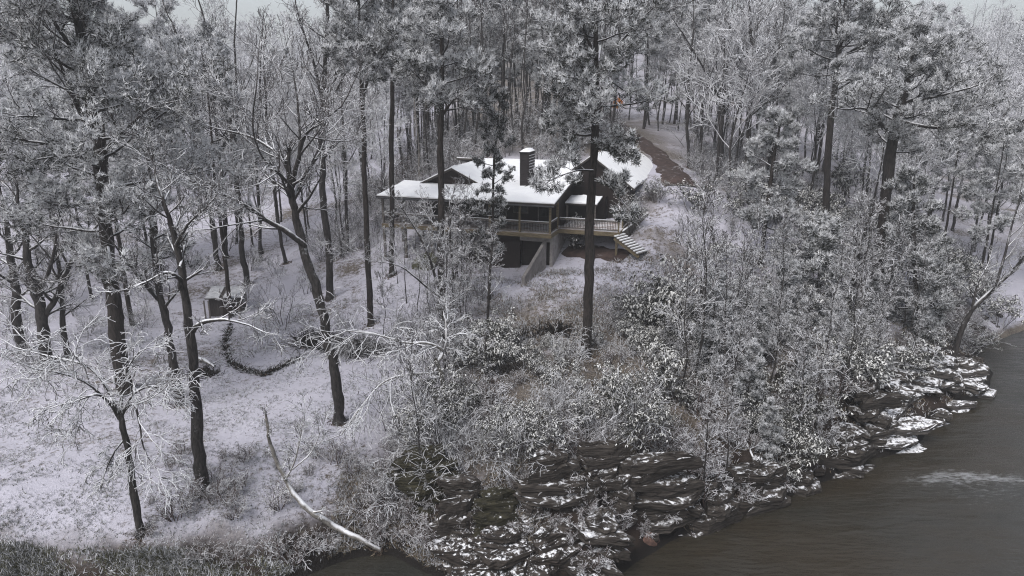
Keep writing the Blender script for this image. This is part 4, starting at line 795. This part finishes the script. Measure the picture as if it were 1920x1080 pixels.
# orange leaved sapling by the drive
p = at(1158, 200, 92); gz = h1(p[0], p[1]); sg = Geo(); tips = []
so = empty('sapling', (p[0], p[1], gz)); tag(so, 'sapling with a bright orange leaf cluster beside the top of the driveway', 'tree')
r = random.Random(3); tg, out, rr = trunk_mesh([(0, 0, 0), (.1, 0, 2), (0, 0, p[2] - gz - .2), (.05, 0, p[2] - gz + .6)], [.06, .05, .03, .02], 'bark', 6); tg.build('trunk', so)
for i in range(14):
    pp, d = along(out, .72 + .28 * r.random()); grow(sg, tips, r, pp, Vector((r.gauss(0, 1), r.gauss(0, 1), .5)).normalized(), .5, .015, 1, bare_par(maxlev=2, nch=[0, 4]))
sg.leaves([tuple(a) for a, _ in tips], [tuple(b) for _, b in tips], 14, .26, .07, .3, 'orange', 'leaf_frost', .02); sg.build('crown', so)

# ------------------------------------------------------------------ woods: copies of a few kinds
pines_far = [pine_variant(200 + i, 17 + 3 * (i % 3), [.38, .46, .36, .5][i % 4], 21, 3.3 + .4 * (i % 3), (11, .36, .026), frost=.54 + .05 * (i % 3)) for i in range(5)]
pines_mid = [pine_variant(220 + i, 15 + 3 * i, [.36, .32, .42][i % 3], 30, 4.0, (13, .31, .022), frost=.52) for i in range(3)]
bares_far = [bare_variant(240 + i, 13 + 2.0 * (i % 4), [.35, .42, .3][i % 3], 14 + 2 * (i % 3), 5.0, rmin=.019, twig='haze_rime', upw=1.1) for i in range(6)]
slims_far = [bare_variant(260 + i, 16 + 2 * i, .62, 10, 2.6, rmin=.028, slim=.0060, lev=2, bark=['bark', 'pale_bark', 'bark'][i % 3], upw=1.2, nch=(4, 3, 2)) for i in range(4)]
taken = []
def free(x, y, dmin):
    for a, b in taken:
        if (a - x) ** 2 + (b - y) ** 2 < dmin * dmin: return False
    return True
def house_clear(x, y):
    q = np.array([x - HX, y - HY]); lx = q @ hu; ly = q @ hv
    return not (-18 < lx < 7.5 and -6 < ly < 22.9) and not (-3.5 < lx < 7.5 and 0 < ly < 29)
def house_solid(x, y):
    q = np.array([x - HX, y - HY]); lx = q @ hu; ly = q @ hv
    return not ((-14.2 < lx < 6.8 and -1 < ly < 21.0) or (-17.5 < lx < 6.8 and -4 < ly < 6.5) or (-3.2 < lx < 7 and -1 < ly < 28.5))
def drive_clear(x, y, d=3.2): return np.min(np.hypot(DRIVE[:, 0] - x, DRIVE[:, 1] - y)) > d
def scatter(n, x0, x1, y0, y1, dmin, fn, ok=lambda x, y: True, seed=1, tall=True, hc=True):
    r = random.Random(seed); c = 0
    for _ in range(n * 12):
        if c >= n: break
        x = r.uniform(x0, x1); y = r.uniform(y0, y1)
        if not ok(x, y) or (hc and not house_clear(x, y)) or not house_solid(x, y) or not drive_clear(x, y) or not free(x, y, dmin): continue
        if tall and .145 < x / y < .252 and 44 < y < 100: continue
        z = h1(x, y)
        if z < .35: continue
        taken.append((x, y)); fn(r, x, y, z); c += 1
def inview(x, y, m=1.06): return abs(x) < 0.74 * m * y + 3
def tree_of(vs, name, label, cat, group, s0=.85, s1=1.2, sink=.1):
    def f(r, x, y, z): place(r.choice(vs), name, label, cat, group, (x, y, z - sink), r.uniform(0, 6.283), r.uniform(s0, s1))
    return f
# behind the house: slim stems and pines
scatter(32, -14, 30, 82, 128, 2.4, tree_of(pines_far, 'pine_tree', 'tall frosted pine in the woods on the rise behind the house', 'tree', 'pines in the woods behind the house', 1.0, 1.45), inview, 11)
scatter(90, -16, 30, 80, 125, 1.1, tree_of(slims_far, 'slim_tree', 'slim bare pole of a tree in the woods behind the house', 'tree', 'slim trees behind the house', .85, 1.3), inview, 12)
scatter(40, -10, 16, 75, 90, 1.0, tree_of(slims_far, 'slim_tree', 'slim bare pole of a tree close behind the house', 'tree', 'slim trees close behind the house', .7, 1.1), inview, 20)
scatter(18, -32, -9, 64, 90, 2.2, tree_of(bares_far, 'bare_tree', 'bare frosted hardwood left behind the porch', 'tree', 'hardwoods left behind the porch', .7, 1.1), lambda x, y: inview(x, y), 28)
scatter(62, 19, 62, 66, 125, 1.9, tree_of(bares_far, 'bare_tree', 'bare frosted hardwood on the wooded slope right of the driveway', 'tree', 'hardwoods right of the driveway', .85, 1.3), inview, 13)
scatter(13, 18, 50, 64, 120, 4.0, tree_of(pines_far, 'pine_tree', 'frosted pine among the hardwoods right of the driveway', 'tree', 'pines right of the driveway', .8, 1.2), inview, 14)
scatter(60, -95, -14, 78, 165, 3.0, tree_of(bares_far, 'bare_tree', 'bare hardwood in the hazy woods beyond the left meadow', 'tree', 'hardwoods beyond the left meadow', .9, 1.4), inview, 15)
scatter(13, -80, -8, 90, 165, 5.0, tree_of(pines_far, 'pine_tree', 'frosted pine in the hazy woods beyond the left meadow', 'tree', 'pines beyond the left meadow', .9, 1.3), inview, 16)
scatter(8, -54, -22, 50, 74, 5.0, tree_of(pines_mid, 'pine_tree', 'frosted pine behind the massive left pine', 'tree', 'pines behind the massive left pine', .85, 1.1), inview, 17)
scatter(50, 55, 170, 105, 215, 3.5, tree_of(bares_far, 'bare_tree', 'bare hazy hardwood on the far slope beyond the river bend', 'tree', 'hardwoods beyond the river bend', 1.0, 1.5), inview, 18)
scatter(5, 60, 160, 140, 205, 8.0, tree_of(pines_far, 'pine_tree', 'hazy pine on the far slope beyond the river bend', 'tree', 'pines beyond the river bend', 1.0, 1.4), inview, 19)

# far wood that reads as one mass
g = Geo(); r = random.Random(77)
for i in range(420):
    y = r.uniform(135, 300); x = r.uniform(-.85, .85) * y
    if -0.25 * y < x < .3 * y and y < 150: continue
    z = h1(x, y); hh = r.uniform(12, 24); rr0 = .0075 * hh
    if z < 2: continue
    b = Vector((x, y, z - .3)); top = b + Vector((r.gauss(0, .8), r.gauss(0, .8), hh)); g.tube([b, b.lerp(top, .5), top], [rr0, rr0 * .6, .04], 4, 'bark')
    for j in range(16):
        t = r.uniform(.35, 1); p = b.lerp(top, t); d = Vector((r.gauss(0, 1), r.gauss(0, 1), 1.3)).normalized(); q = p + d * hh * .25 * (1.3 - t)
        g.tube([p, p.lerp(q, .5) + rvec(r) * .2, q], [.08, .06, .04], 3, 'haze_rime')
        for k_ in range(4):
            p2 = p.lerp(q, r.uniform(.3, 1)); q2 = p2 + (d + rvec(r) * .7).normalized() * hh * .10; g.tube([p2, q2], [.05, .035], 3, 'haze_rime')
    if r.random() < .35:
        n = 60; ps = [tuple(b.lerp(top, r.uniform(.55, 1)) + Vector((r.gauss(0, 1.4), r.gauss(0, 1.4), 0))) for _ in range(n)]
        g.tufts(ps, [(0, 0, .5)] * n, 8, .8, .09, .2, 'needle', 'frost', .3)
o = g.build('far_wood'); o['kind'] = 'stuff'; o['label'] = 'hazy bare wood covering the far hillside'

# ------------------------------------------------------------------ undergrowth
laurels = [laurel_variant(300 + i, 2.2 + .35 * (i % 3), 1.3, 7, 9, .30 + .10 * (i % 3), .17 + .03 * (i % 3), .45 + .2 * (i % 2)) for i in range(6)]
tall_laurels = [laurel_variant(310 + i, 3.3 + .3 * i, 2.0, 13, 9, .36, .17, .5) for i in range(3)]
young = [pine_variant(380 + i, 5.5 + 1.2 * i, .12, 26, 1.7, (12, .27, .02), frost=.40) for i in range(3)]
saps = [bare_variant(390 + i, 6.0 + .9 * i, .35, 13, 1.6, twig=['twig', 'twig', 'white_twig'][i % 3], rmin=.010, slim=.0065, upw=.9, lev=3, nch=(5, 4, 3)) for i in range(5)]
brushes = [brush_variant(320 + i, 2.6 + .4 * (i % 3), 1.7, 9, 'twig') for i in range(5)]
whites = [brush_variant(340 + i, 2.4, 1.8, 8, 'white_twig', droop=.05) for i in range(3)]
browns = [brush_variant(360 + i, 1.5, 1.2, 12, 'brown_twig') for i in range(3)]
taken = []
SH = np.array([s_ for s_ in SHORE])
LP0 = G(1098, 672)
def land(x, y): return h1(x, y) > (.5 if x < 20 else 2.1 if x < 36 else 1.5)
def bank(x, y): return x > -6 + (y - 33) * .12 and y < 53 - max(0, 4 - x) * .5 and not (-3 < x < 7.5 and y > 45.2) and not (5 < x < 14.5 and y > 48.5) and not (abs(x - LP0[0]) < 1.0 and LP0[1] - 4.5 < y < LP0[1] + 1) and land(x, y)
HOLLOW = [(G(u, v)[:2], rad) for u, v, rad in [(1245, 700, 1.6), (1460, 715, 1.7), (1640, 575, 4.2), (1560, 640, 1.6), (1330, 760, 1.5), (1380, 600, 1.6), (745, 850, 1.2), (1230, 880, 2.0), (900, 900, 1.0), (1060, 880, 1.2), (880, 650, 1.2), (1690, 640, 2.0)]]
def patchy(x, y): return math.sin(x * .55 + 1.7 * math.sin(y * .31)) + math.sin(y * .62 - x * .23 + 1.3 * math.sin(x * .4))
def bank2(x, y):
    if not bank(x, y) or patchy(x, y) < -.45: return False
    return all((c[0] - x) ** 2 + (c[1] - y) ** 2 > q * q for c, q in HOLLOW)
def mk(vs, name, label, cat, group, s0, s1):
    def f(r, x, y, z): place(r.choice(vs), name, label, cat, group, (x, y, z), r.uniform(0, 6.283), (s0 + (s1 - s0) * r.random() ** 1.6) * (1 + .22 * patchy(x * 1.3, y * 1.3)))
    return f
scatter(15, 12, 42, 35, 56, 3.2, mk(young, 'young_pine', 'young frosted pine standing in the river bank thicket', 'tree', 'young pines in the thicket', .45, 1.25), lambda x, y: bank(x, y) and (x > 18 or y < 44) and abs(x - 5.5) > 2, 30)
scatter(70, -5, 42, 30.5, 58, 1.4, mk(saps, 'sapling', 'thin bare sapling standing in the river bank thicket', 'tree', 'saplings in the thicket', .7, 1.25), lambda x, y: bank(x, y) and not (-3.5 < x < 10 and y > 29), 29)
for (u, v, Y_), lb_ in zip(scatter_front, ['twiggy sapling before the left deck posts', 'twiggy sapling left of the rusty stemmed pine', 'twiggy sapling right of the rusty stemmed pine foot', 'twiggy sapling right of the slim dark pine foot', 'twiggy sapling on the lower lawn near the brush strip', 'twiggy sapling at the foot of the pale lit pine stem', 'twiggy sapling below the olive mound', 'twiggy sapling by the young chimney pine', 'twiggy sapling behind the twin stemmed sapling']):
    q = at(u, v, Y_); place(saps[(u + v) % len(saps)], 'sapling', lb_, 'tree', None, (q[0], q[1], h1(q[0], q[1]) - .05), u * .1, .95)
taken = []
scatter(86, -6, 40, 33, 60, 1.25, mk(laurels, 'laurel_shrub', 'evergreen shrub with drooping snowy leaves in the river bank thicket', 'shrub', 'evergreen shrubs on the river bank', .45, 1.35), bank2, 31, tall=False)
scatter(80, -6, 42, 31, 62, 1.0, mk(brushes, 'bare_shrub', 'bare grey twiggy shrub in the river bank thicket', 'shrub', 'bare shrubs on the river bank', .5, 1.25), bank2, 32, tall=False)
scatter(26, -6, 40, 31, 55, 1.2, mk(whites, 'rimed_shrub', 'white rimed arching shrub in the river bank thicket', 'shrub', 'white rimed shrubs on the river bank', .6, 1.25), bank2, 33, tall=False)
scatter(60, -19, 8, 64, 84, 1.1, mk(brushes, 'bare_shrub', 'twiggy brush on the rise behind the roof', 'shrub', 'brush on the rise behind the roof', .7, 1.3), inview, 26, hc=False)
scatter(80, -14, 30, 73, 98, 1.2, mk(brushes, 'bare_shrub', 'bare twiggy shrub under the woods behind the house', 'shrub', 'bare shrubs behind the house', .8, 1.5), inview, 27)
scatter(34, -6, 34, 30, 50, 1.0, mk(browns, 'brown_shrub', 'rusty brown twiggy shrub in the river bank thicket', 'shrub', 'brown shrubs in the thicket', .7, 1.6), bank, 41, tall=False)
scatter(75, -7, 18, 27.5, 34.5, .5, mk(browns, 'brown_shrub', 'brown brush overhanging the rock ledges', 'shrub', 'brown brush over the ledges', .5, 1.1), lambda x, y: .5 < h1(x, y) and x > -7, 42, tall=False)
scatter(30, -6, 18, 29, 34.5, 1.0, mk(whites, 'rimed_shrub', 'white arching brush over the rock ledges', 'shrub', 'white brush over the ledges', .4, .8), lambda x, y: .9 < h1(x, y), 43, tall=False)
scatter(30, -14, 34, 76, 100, 1.6, mk(browns, 'brown_shrub', 'brown brush under the woods behind the house', 'shrub', 'brown brush in the woods', 1.0, 2.2), inview, 44)
scatter(40, 14, 46, 54, 80, 1.8, mk(laurels, 'laurel_shrub', 'evergreen snowy shrub on the slope right of the house', 'shrub', 'evergreen shrubs right of the house', .8, 1.7), lambda x, y: inview(x, y) and x > 13.5, 34)
scatter(40, 12, 50, 52, 85, 1.8, mk(brushes, 'bare_shrub', 'bare twiggy shrub on the slope right of the house', 'shrub', 'bare shrubs right of the house', .8, 1.6), lambda x, y: inview(x, y) and x > 13.5, 35)
scatter(26, -50, -14, 48, 74, 2.5, mk(brushes, 'bare_shrub', 'bare twiggy shrub among the trunks at the back of the meadow', 'shrub', 'bare shrubs at the back of the meadow', .7, 1.3), lambda x, y: inview(x, y) and not (-28 < x < -19 and 44 < y < 59), 36)
scatter(16, -50, -18, 44, 66, 3.0, mk(whites, 'rimed_shrub', 'white rimed shrub among the left trunks', 'shrub', 'white rimed shrubs among the left trunks', .8, 1.3), lambda x, y: inview(x, y) and not (-28 < x < -19 and 44 < y < 59), 37)
scatter(14, -13, -1, 44, 52, 1.6, mk(brushes, 'bare_shrub', 'bare twiggy shrub on the lawn edge below the porch', 'shrub', 'bare shrubs below the porch', .6, 1.1), inview, 38)
scatter(26, -18, 0, 27, 34, 1.0, mk(browns, 'brown_shrub', 'brown twiggy shrub on the bare bank above the dark water', 'shrub', 'brown shrubs on the near bank', .5, 1.0), lambda x, y: land(x, y) and inview(x, y), 39)
scatter(18, 44, 66, 60, 76, 1.4, mk(browns, 'brown_shrub', 'dark brush along the water at the right edge', 'shrub', 'brush at the right edge', .6, 1.1), lambda x, y: land(x, y) and h1(x, y) < 1.6, 40)
# shrubs the photo singles out
def one(vs, i, name, label, u, v, sc): p = G(u, v); place(vs[i % len(vs)], name, label, 'shrub', None, tuple(p), 1.3 * i, sc)
one(tall_laurels, 0, 'laurel_shrub', 'snowy leaved shrub with thin stem above the mossy ledges', 985, 860, 0.99)
one(tall_laurels, 1, 'laurel_shrub', 'big leafy drooping shrub right of the dark red hollow', 1190, 850, 1.12)
one(tall_laurels, 2, 'laurel_shrub', 'leafy shrub beneath the crooked white limbed tree', 835, 830, 1.06)
one(tall_laurels, 3, 'laurel_shrub', 'leafy shrub on the right deck side of the lone tall pine', 1215, 610, 0.99)
one(tall_laurels, 4, 'laurel_shrub', 'round leafy shrub growing up in front of the right deck', 1082, 470, 0.73)
one(tall_laurels, 5, 'laurel_shrub', 'evergreen shrub in front of the porch posts', 890, 500, 1.06)
one(tall_laurels, 2, 'laurel_shrub', 'tall snowy leaved shrub between the deck steps and the right wing', 1188, 436, 0.86)
one(tall_laurels, 3, 'laurel_shrub', 'snowy leaved shrub right behind the retaining wall', 1230, 380, 0.79)
one(brushes, 2, 'bare_shrub', 'dense brown shrub beneath the left edge of the crooked tree', 740, 810, 1.2)
# dark brush curving round the snowy circle, dark brush pile, log, stump
def brush_row(name, label, px, wid, hgt, n, seed, mats=('dark_brush', 'dark_brush')):
    r = random.Random(seed); P = [G(u, v) for u, v in px]; g = Geo()
    for i in range(n):
        t = r.random() * (len(P) - 1); k_ = int(t); q = P[k_] + (P[k_ + 1] - P[k_]) * (t - k_); b = Vector((q[0] + r.gauss(0, wid), q[1] + r.gauss(0, wid), 0)); b.z = h1(b.x, b.y) - .05
        d = Vector((r.gauss(0, 1), r.gauss(0, 1), .5)).normalized(); pts = [b]; p = b
        for j in range(3): d = (d + rvec(r) * .3).normalized(); p = p + d * hgt * r.uniform(.3, .6); p.z = max(p.z, h1(p.x, p.y) + .03); pts.append(p.copy())
        g.tube(pts, [.035, .03, .02, .012], 3, r.choice(mats))
    ps = [(q.x, q.y, q.z + .05) for q in (Vector(P[int(r.random() * (len(P) - 1))].tolist()) + Vector((r.gauss(0, wid), r.gauss(0, wid), 0)) for _ in range(n))]
    ps = [(a, b, h1(a, b) + .06) for a, b, _ in ps]
    g.leaves(ps, [(0, 0, 1)] * len(ps), 5, .16, .04, .1, 'dark_brush', 'rust', .2)
    p = P[0]; return tag(g.build(name), label, 'brush')
def dens(px, n):
    out = []
    for a, b in zip(px[:-1], px[1:]): out += [(a[0] + (b[0] - a[0]) * i / n, a[1] + (b[1] - a[1]) * i / n) for i in range(n)]
    return out + [px[-1]]
brush_row('brush_row', 'curved dark rim of brush round the snowy circle in the meadow', dens([(432, 612), (422, 645), (430, 680), (460, 697), (495, 705), (530, 690), (560, 672)], 5), .11, .34, 420, 5, ('dark_brush', 'bark'))
brush_row('brush_pile', 'wide dark brush pile behind the arching tree', dens([(575, 640), (610, 650), (660, 658), (710, 660)], 6), .42, .95, 800, 6)
brush_row('brush_row', 'dark brush strip across the lower lawn', dens([(900, 655), (960, 640), (1030, 625), (1070, 622)], 6), .4, .7, 300, 7)
brush_row('brush_pile', 'dark heap by the foot of the lone meadow trunk', dens([(370, 700), (400, 705)], 4), .3, .5, 110, 8)
def log(name, label, a, b, r0, mat, cat='log'):
    A = Vector(G(*a)); B_ = Vector(G(*b)); c = (A + B_) / 2; r_ = random.Random(a[0]); m_ = c + Vector((0, 0, max(0, h1(c.x, c.y) - c.z) + r0))
    g, out, rr = trunk_mesh([A - c + UP * r0, m_ - c + rvec(r_) * .12 * (B_ - A).length * .3, B_ - c + UP * r0], [r0, r0 * .85, r0 * .45], mat, 8, flare=False)
    for i in range(5): p, d = along(out, r_.uniform(.2, 1)); grow(g, None, r_, p, (d + rvec(r_) * .8 + UP * .5).normalized(), r_.uniform(.3, .8), r0 * .3, 1, bare_par(maxlev=2, nch=[0, 3], rmin=.01))
    o = g.build(name); o.location = c; return tag(o, label, cat)
log('fallen_log', 'short snowy log lying by the second dark trunk', (368, 676), (404, 692), .17, 'pale_bark')
log('fallen_log', 'weathered log slanting down the bank to the river', (1372, 795), (1410, 862), .13, 'pale_bark')
log('fallen_log', 'thin pale log in the bank left of the ledge rocks', (1310, 870), (1345, 905), .07, 'pale_bark')
log('fallen_log', 'thin fallen stem between the ledges at the right bend', (1610, 790), (1640, 830), .10, 'pale_bark')
p = G(450, 600); tg, _, _ = trunk_mesh([(0, 0, 0), (.02, 0, .5), (.03, 0, 1.0)], [.13, .11, .09], 'pale_bark', 8)
o = tg.build('stump'); o.location = p; tag(o, 'pale broken stump in front of the shed', 'stump')

# grass and litter
def blades(name, label, n, region, ln, wd, mats, frost, seed):
    r_ = np.random.default_rng(seed); x0, x1, y0, y1 = region
    x = r_.uniform(x0, x1, n * 3); y = y0 + (y1 - y0) * r_.random(n * 3) ** 1.5
    cl = np.sin(x * .9 + 2 * np.sin(y * .7)) * np.sin(y * 1.1 + np.sin(x * .6)) + r_.normal(0, .5, n * 3)
    z = H(x, y); k_ = (cl > .0) & (z > .25) & (np.abs(x) < .8 * y + 2); x, y, z = x[k_][:n], y[k_][:n], z[k_][:n]
    g = Geo(); g.tufts(np.stack([x, y, z], -1), np.tile([0, 0, .6], (len(x), 1)), 5, ln, wd, .25, mats[0], mats[1], frost, 1.1)
    o = g.build(name); o['kind'] = 'stuff'; o['label'] = label
blades('meadow_grass', 'frosted grass poking through the meadow snow', 26000, (-36, 0, 27, 56), .17, .014, ('olive', 'grass_frost'), .42, 1)
blades('bank_grass', 'olive and brown grass on the front bank', 15000, (-26, -2, 25.2, 27.6), .34, .018, ('olive', 'grass_frost'), .02, 2)
blades('bank_grass', 'dry brown grass on the bank above the dark water', 5000, (-9, 3, 27.5, 33), .32, .016, ('dry', 'grass_frost'), .06, 3)
blades('leaf_litter', 'snow flecked weeds on the lawn below the house', 9000, (-6, 14, 45, 56), .18, .018, ('rust', 'grass_frost'), .35, 4)
blades('bank_weeds', 'frosted weeds between the shrubs of the river bank', 14000, (-4, 44, 31, 56), .34, .02, ('dry', 'grass_frost'), .05, 5)

HALF = {'pine_tree': 11, 'slim_tree': 6, 'bare_tree': 8, 'laurel_shrub': 1.2, 'bare_shrub': 1.3, 'rimed_shrub': 1.2, 'brown_shrub': .7, 'young_pine': 3, 'sapling': 3, 'stone': .1}
SHORT = {'brown shrubs in the thicket': 'rusty brown shrub', 'brown brush over the ledges': 'brown ledge brush', 'white brush over the ledges': 'white arching ledge brush', 'brown brush in the woods': 'brown woodland brush', 'pines in the woods behind the house': 'tall frosted woodland pine', 'slim trees behind the house': 'slim bare woodland pole', 'slim trees close behind the house': 'slim pole close behind the roof', 'hardwoods right of the driveway': 'bare frosted hardwood', 'pines right of the driveway': 'frosted slope pine',
 'hardwoods beyond the left meadow': 'hazy bare hardwood', 'pines beyond the left meadow': 'hazy frosted pine', 'pines behind the massive left pine': 'frosted pine', 'hardwoods beyond the river bend': 'far hazy hardwood', 'pines beyond the river bend': 'far hazy pine',
 'hardwoods left behind the porch': 'bare frosted hardwood behind the porch', 'brush on the rise behind the roof': 'twiggy brush behind the roof', 'young pines in the thicket': 'young frosted thicket pine', 'saplings in the thicket': 'thin bare sapling', 'evergreen shrubs on the river bank': 'snowy evergreen shrub', 'bare shrubs on the river bank': 'grey twiggy shrub', 'white rimed shrubs on the river bank': 'white arching rimed shrub',
 'bare shrubs behind the house': 'bare woodland shrub', 'evergreen shrubs right of the house': 'snowy evergreen slope shrub', 'bare shrubs right of the house': 'bare twiggy slope shrub', 'bare shrubs at the back of the meadow': 'bare twiggy meadow shrub',
 'white rimed shrubs among the left trunks': 'white rimed shrub', 'bare shrubs below the porch': 'bare twiggy lawn shrub', 'brown shrubs on the near bank': 'brown twiggy bank shrub', 'brush at the right edge': 'dark waterside brush', 'stones along the waterline': 'dark snow flecked stone'}
# loose stones along the waterline
stones = []
for i in range(5):
    g = Geo(); V, Q, T = slab(.42, .34, .34, 900 + i, 16); g.raw(V, Q, 'rock', False); g.raw(V, T, 'rock', False); stones.append([('stone', g.mesh('stone'))])
taken = []
def stonefn(r, x, y, z): place(r.choice(stones), 'stone', 'dark snow flecked stone at the waterline', 'rock', 'stones along the waterline', (x, y, z + .03), r.uniform(0, 6.283), r.uniform(.5, 1.5))
scatter(130, -4, 50, 27, 64, .4, stonefn, lambda x, y: .0 < h1(x, y) - .36 < .9, 61, tall=False)

ft = []
for x, y, q in FEET:
    for _ in range(70):
        a_ = rnd.uniform(0, 6.283); d_ = q * 1.1 + abs(rnd.gauss(0, .28)); ft.append((x + math.cos(a_) * d_, y + math.sin(a_) * d_))
ft = np.array(ft); g = Geo(); g.tufts(np.stack([ft[:, 0], ft[:, 1], H(ft[:, 0], ft[:, 1])], -1), np.tile([0, 0, .3], (len(ft), 1)), 6, .15, .022, .1, 'dry', 'rust', .4, 1.2)
o = g.build('leaf_litter'); o['kind'] = 'stuff'; o['label'] = 'brown litter lying round the feet of the trunks'
# ------------------------------------------------------------------ haze
g = Geo(); g.box(-760, 760, -140, 1100, -9, 95, 'snow'); hz = g.build('haze'); hz['kind'] = 'stuff'; hz['label'] = 'pale winter haze'
hm = bpy.data.materials.new('haze'); hm.use_nodes = True; t = hm.node_tree; t.nodes.clear()
pv = t.nodes.new('ShaderNodeVolumePrincipled'); pv.inputs['Color'].default_value = (.93, .94, .97, 1); pv.inputs['Density'].default_value = .0010; pv.inputs['Anisotropy'].default_value = 0.2
om = t.nodes.new('ShaderNodeOutputMaterial'); t.links.new(pv.outputs[0], om.inputs['Volume'])
hz.data.materials.clear(); hz.data.materials.append(hm)

# ------------------------------------------------------------------ a label of its own for every repeat: told by the nearest thing one can point to
MARKS = [(180, 330, 'the massive left pine'), (425, 570, 'the shed'), (635, 760, 'the arching tree foot'), (378, 890, 'the lone meadow trunk'), (490, 645, 'the snowy circle'), (70, 560, 'the left dark clump'), (985, 315, 'the chimney'),
 (1160, 195, 'the orange leaf cluster'), (1215, 275, 'the driveway'), (1100, 640, 'the lone tall pine foot'), (1185, 460, 'the deck steps'), (740, 400, 'the left porch end'), (800, 490, 'the olive mound'), (1215, 1010, 'the reddish boulder'),
 (1590, 870, 'the rounded boulder stack'), (1690, 815, 'the jutting white ledge'), (1822, 720, 'the pale domed rock'), (1215, 925, 'the overhanging slab'), (795, 900, 'the mossy rock stack'), (830, 700, 'the crooked white tree'),
 (1490, 715, 'the dark upright boulder'), (1395, 830, 'the slanting log'), (1600, 530, 'the dead leaning stem'), (1680, 200, 'the layered right pine'), (1350, 250, 'the fanning purplish tree'), (1405, 180, 'the tall dark stem'),
 (1850, 555, 'the leaning river tree'), (1445, 320, 'the arched bough pine'), (1715, 470, 'the broad dark pine'), (826, 240, 'the rusty pine stem'), (685, 200, 'the slim dark pine'), (440, 260, 'the twin stemmed hardwood'), (555, 320, 'the arching tree fork'),
 (1230, 310, 'the right wing roof'), (580, 960, 'the pale leaning trunk'), (1117, 150, 'the lone tall pine crown'), (970, 640, 'the lower lawn brush'), (250, 900, 'the rimed small tree'), (660, 650, 'the dark brush pile'), (1000, 1040, 'the broad bottom rock'), (1570, 180, 'the forked right pine'), (935, 220, 'the young chimney pine')]
ORD = ['nearest', 'second nearest', 'third nearest', 'fourth nearest', 'fifth nearest', 'sixth nearest', 'seventh nearest', 'eighth nearest', 'ninth nearest', 'tenth nearest', 'eleventh nearest', 'twelfth nearest', 'thirteenth nearest', 'fourteenth nearest', 'fifteenth nearest', 'sixteenth nearest', 'seventeenth nearest', 'eighteenth nearest', 'nineteenth nearest', 'twentieth nearest'] + ['twenty ' + q + ' nearest' for q in ('first', 'second', 'third', 'fourth', 'fifth', 'sixth', 'seventh', 'eighth', 'ninth')] + ['thirtieth nearest']
cells = {}
for o in SC.objects:
    if o.parent is None and o.get('group') and o.name.split('.')[0] in HALF:
        q = np.array(o.location) + (0, 0, HALF[o.name.split('.')[0]] * o.scale[2]) - CAM; dz = q[1] * CP - q[2] * SP
        u = 960 + F * q[0] / dz; v = 540 - F * (q[1] * SP + q[2] * CP) / dz
        m = min(MARKS, key=lambda k: (k[0] - u) ** 2 + (k[1] - v) ** 2); du, dv = u - m[0], v - m[1]
        side = ('left of' if du < 0 else 'right of') if abs(du) > abs(dv) else ('above' if dv < 0 else 'below')
        cells.setdefault((o['group'], m[2], side), []).append((math.hypot(du, dv), o.name))
for (grp, mk_, side), L in cells.items():
    for i, (_, nm) in enumerate(sorted(L)):
        o = bpy.data.objects[nm]; o['label'] = SHORT[o['group']] + ', ' + ORD[min(i, 29)] + ' ' + side + ' ' + mk_
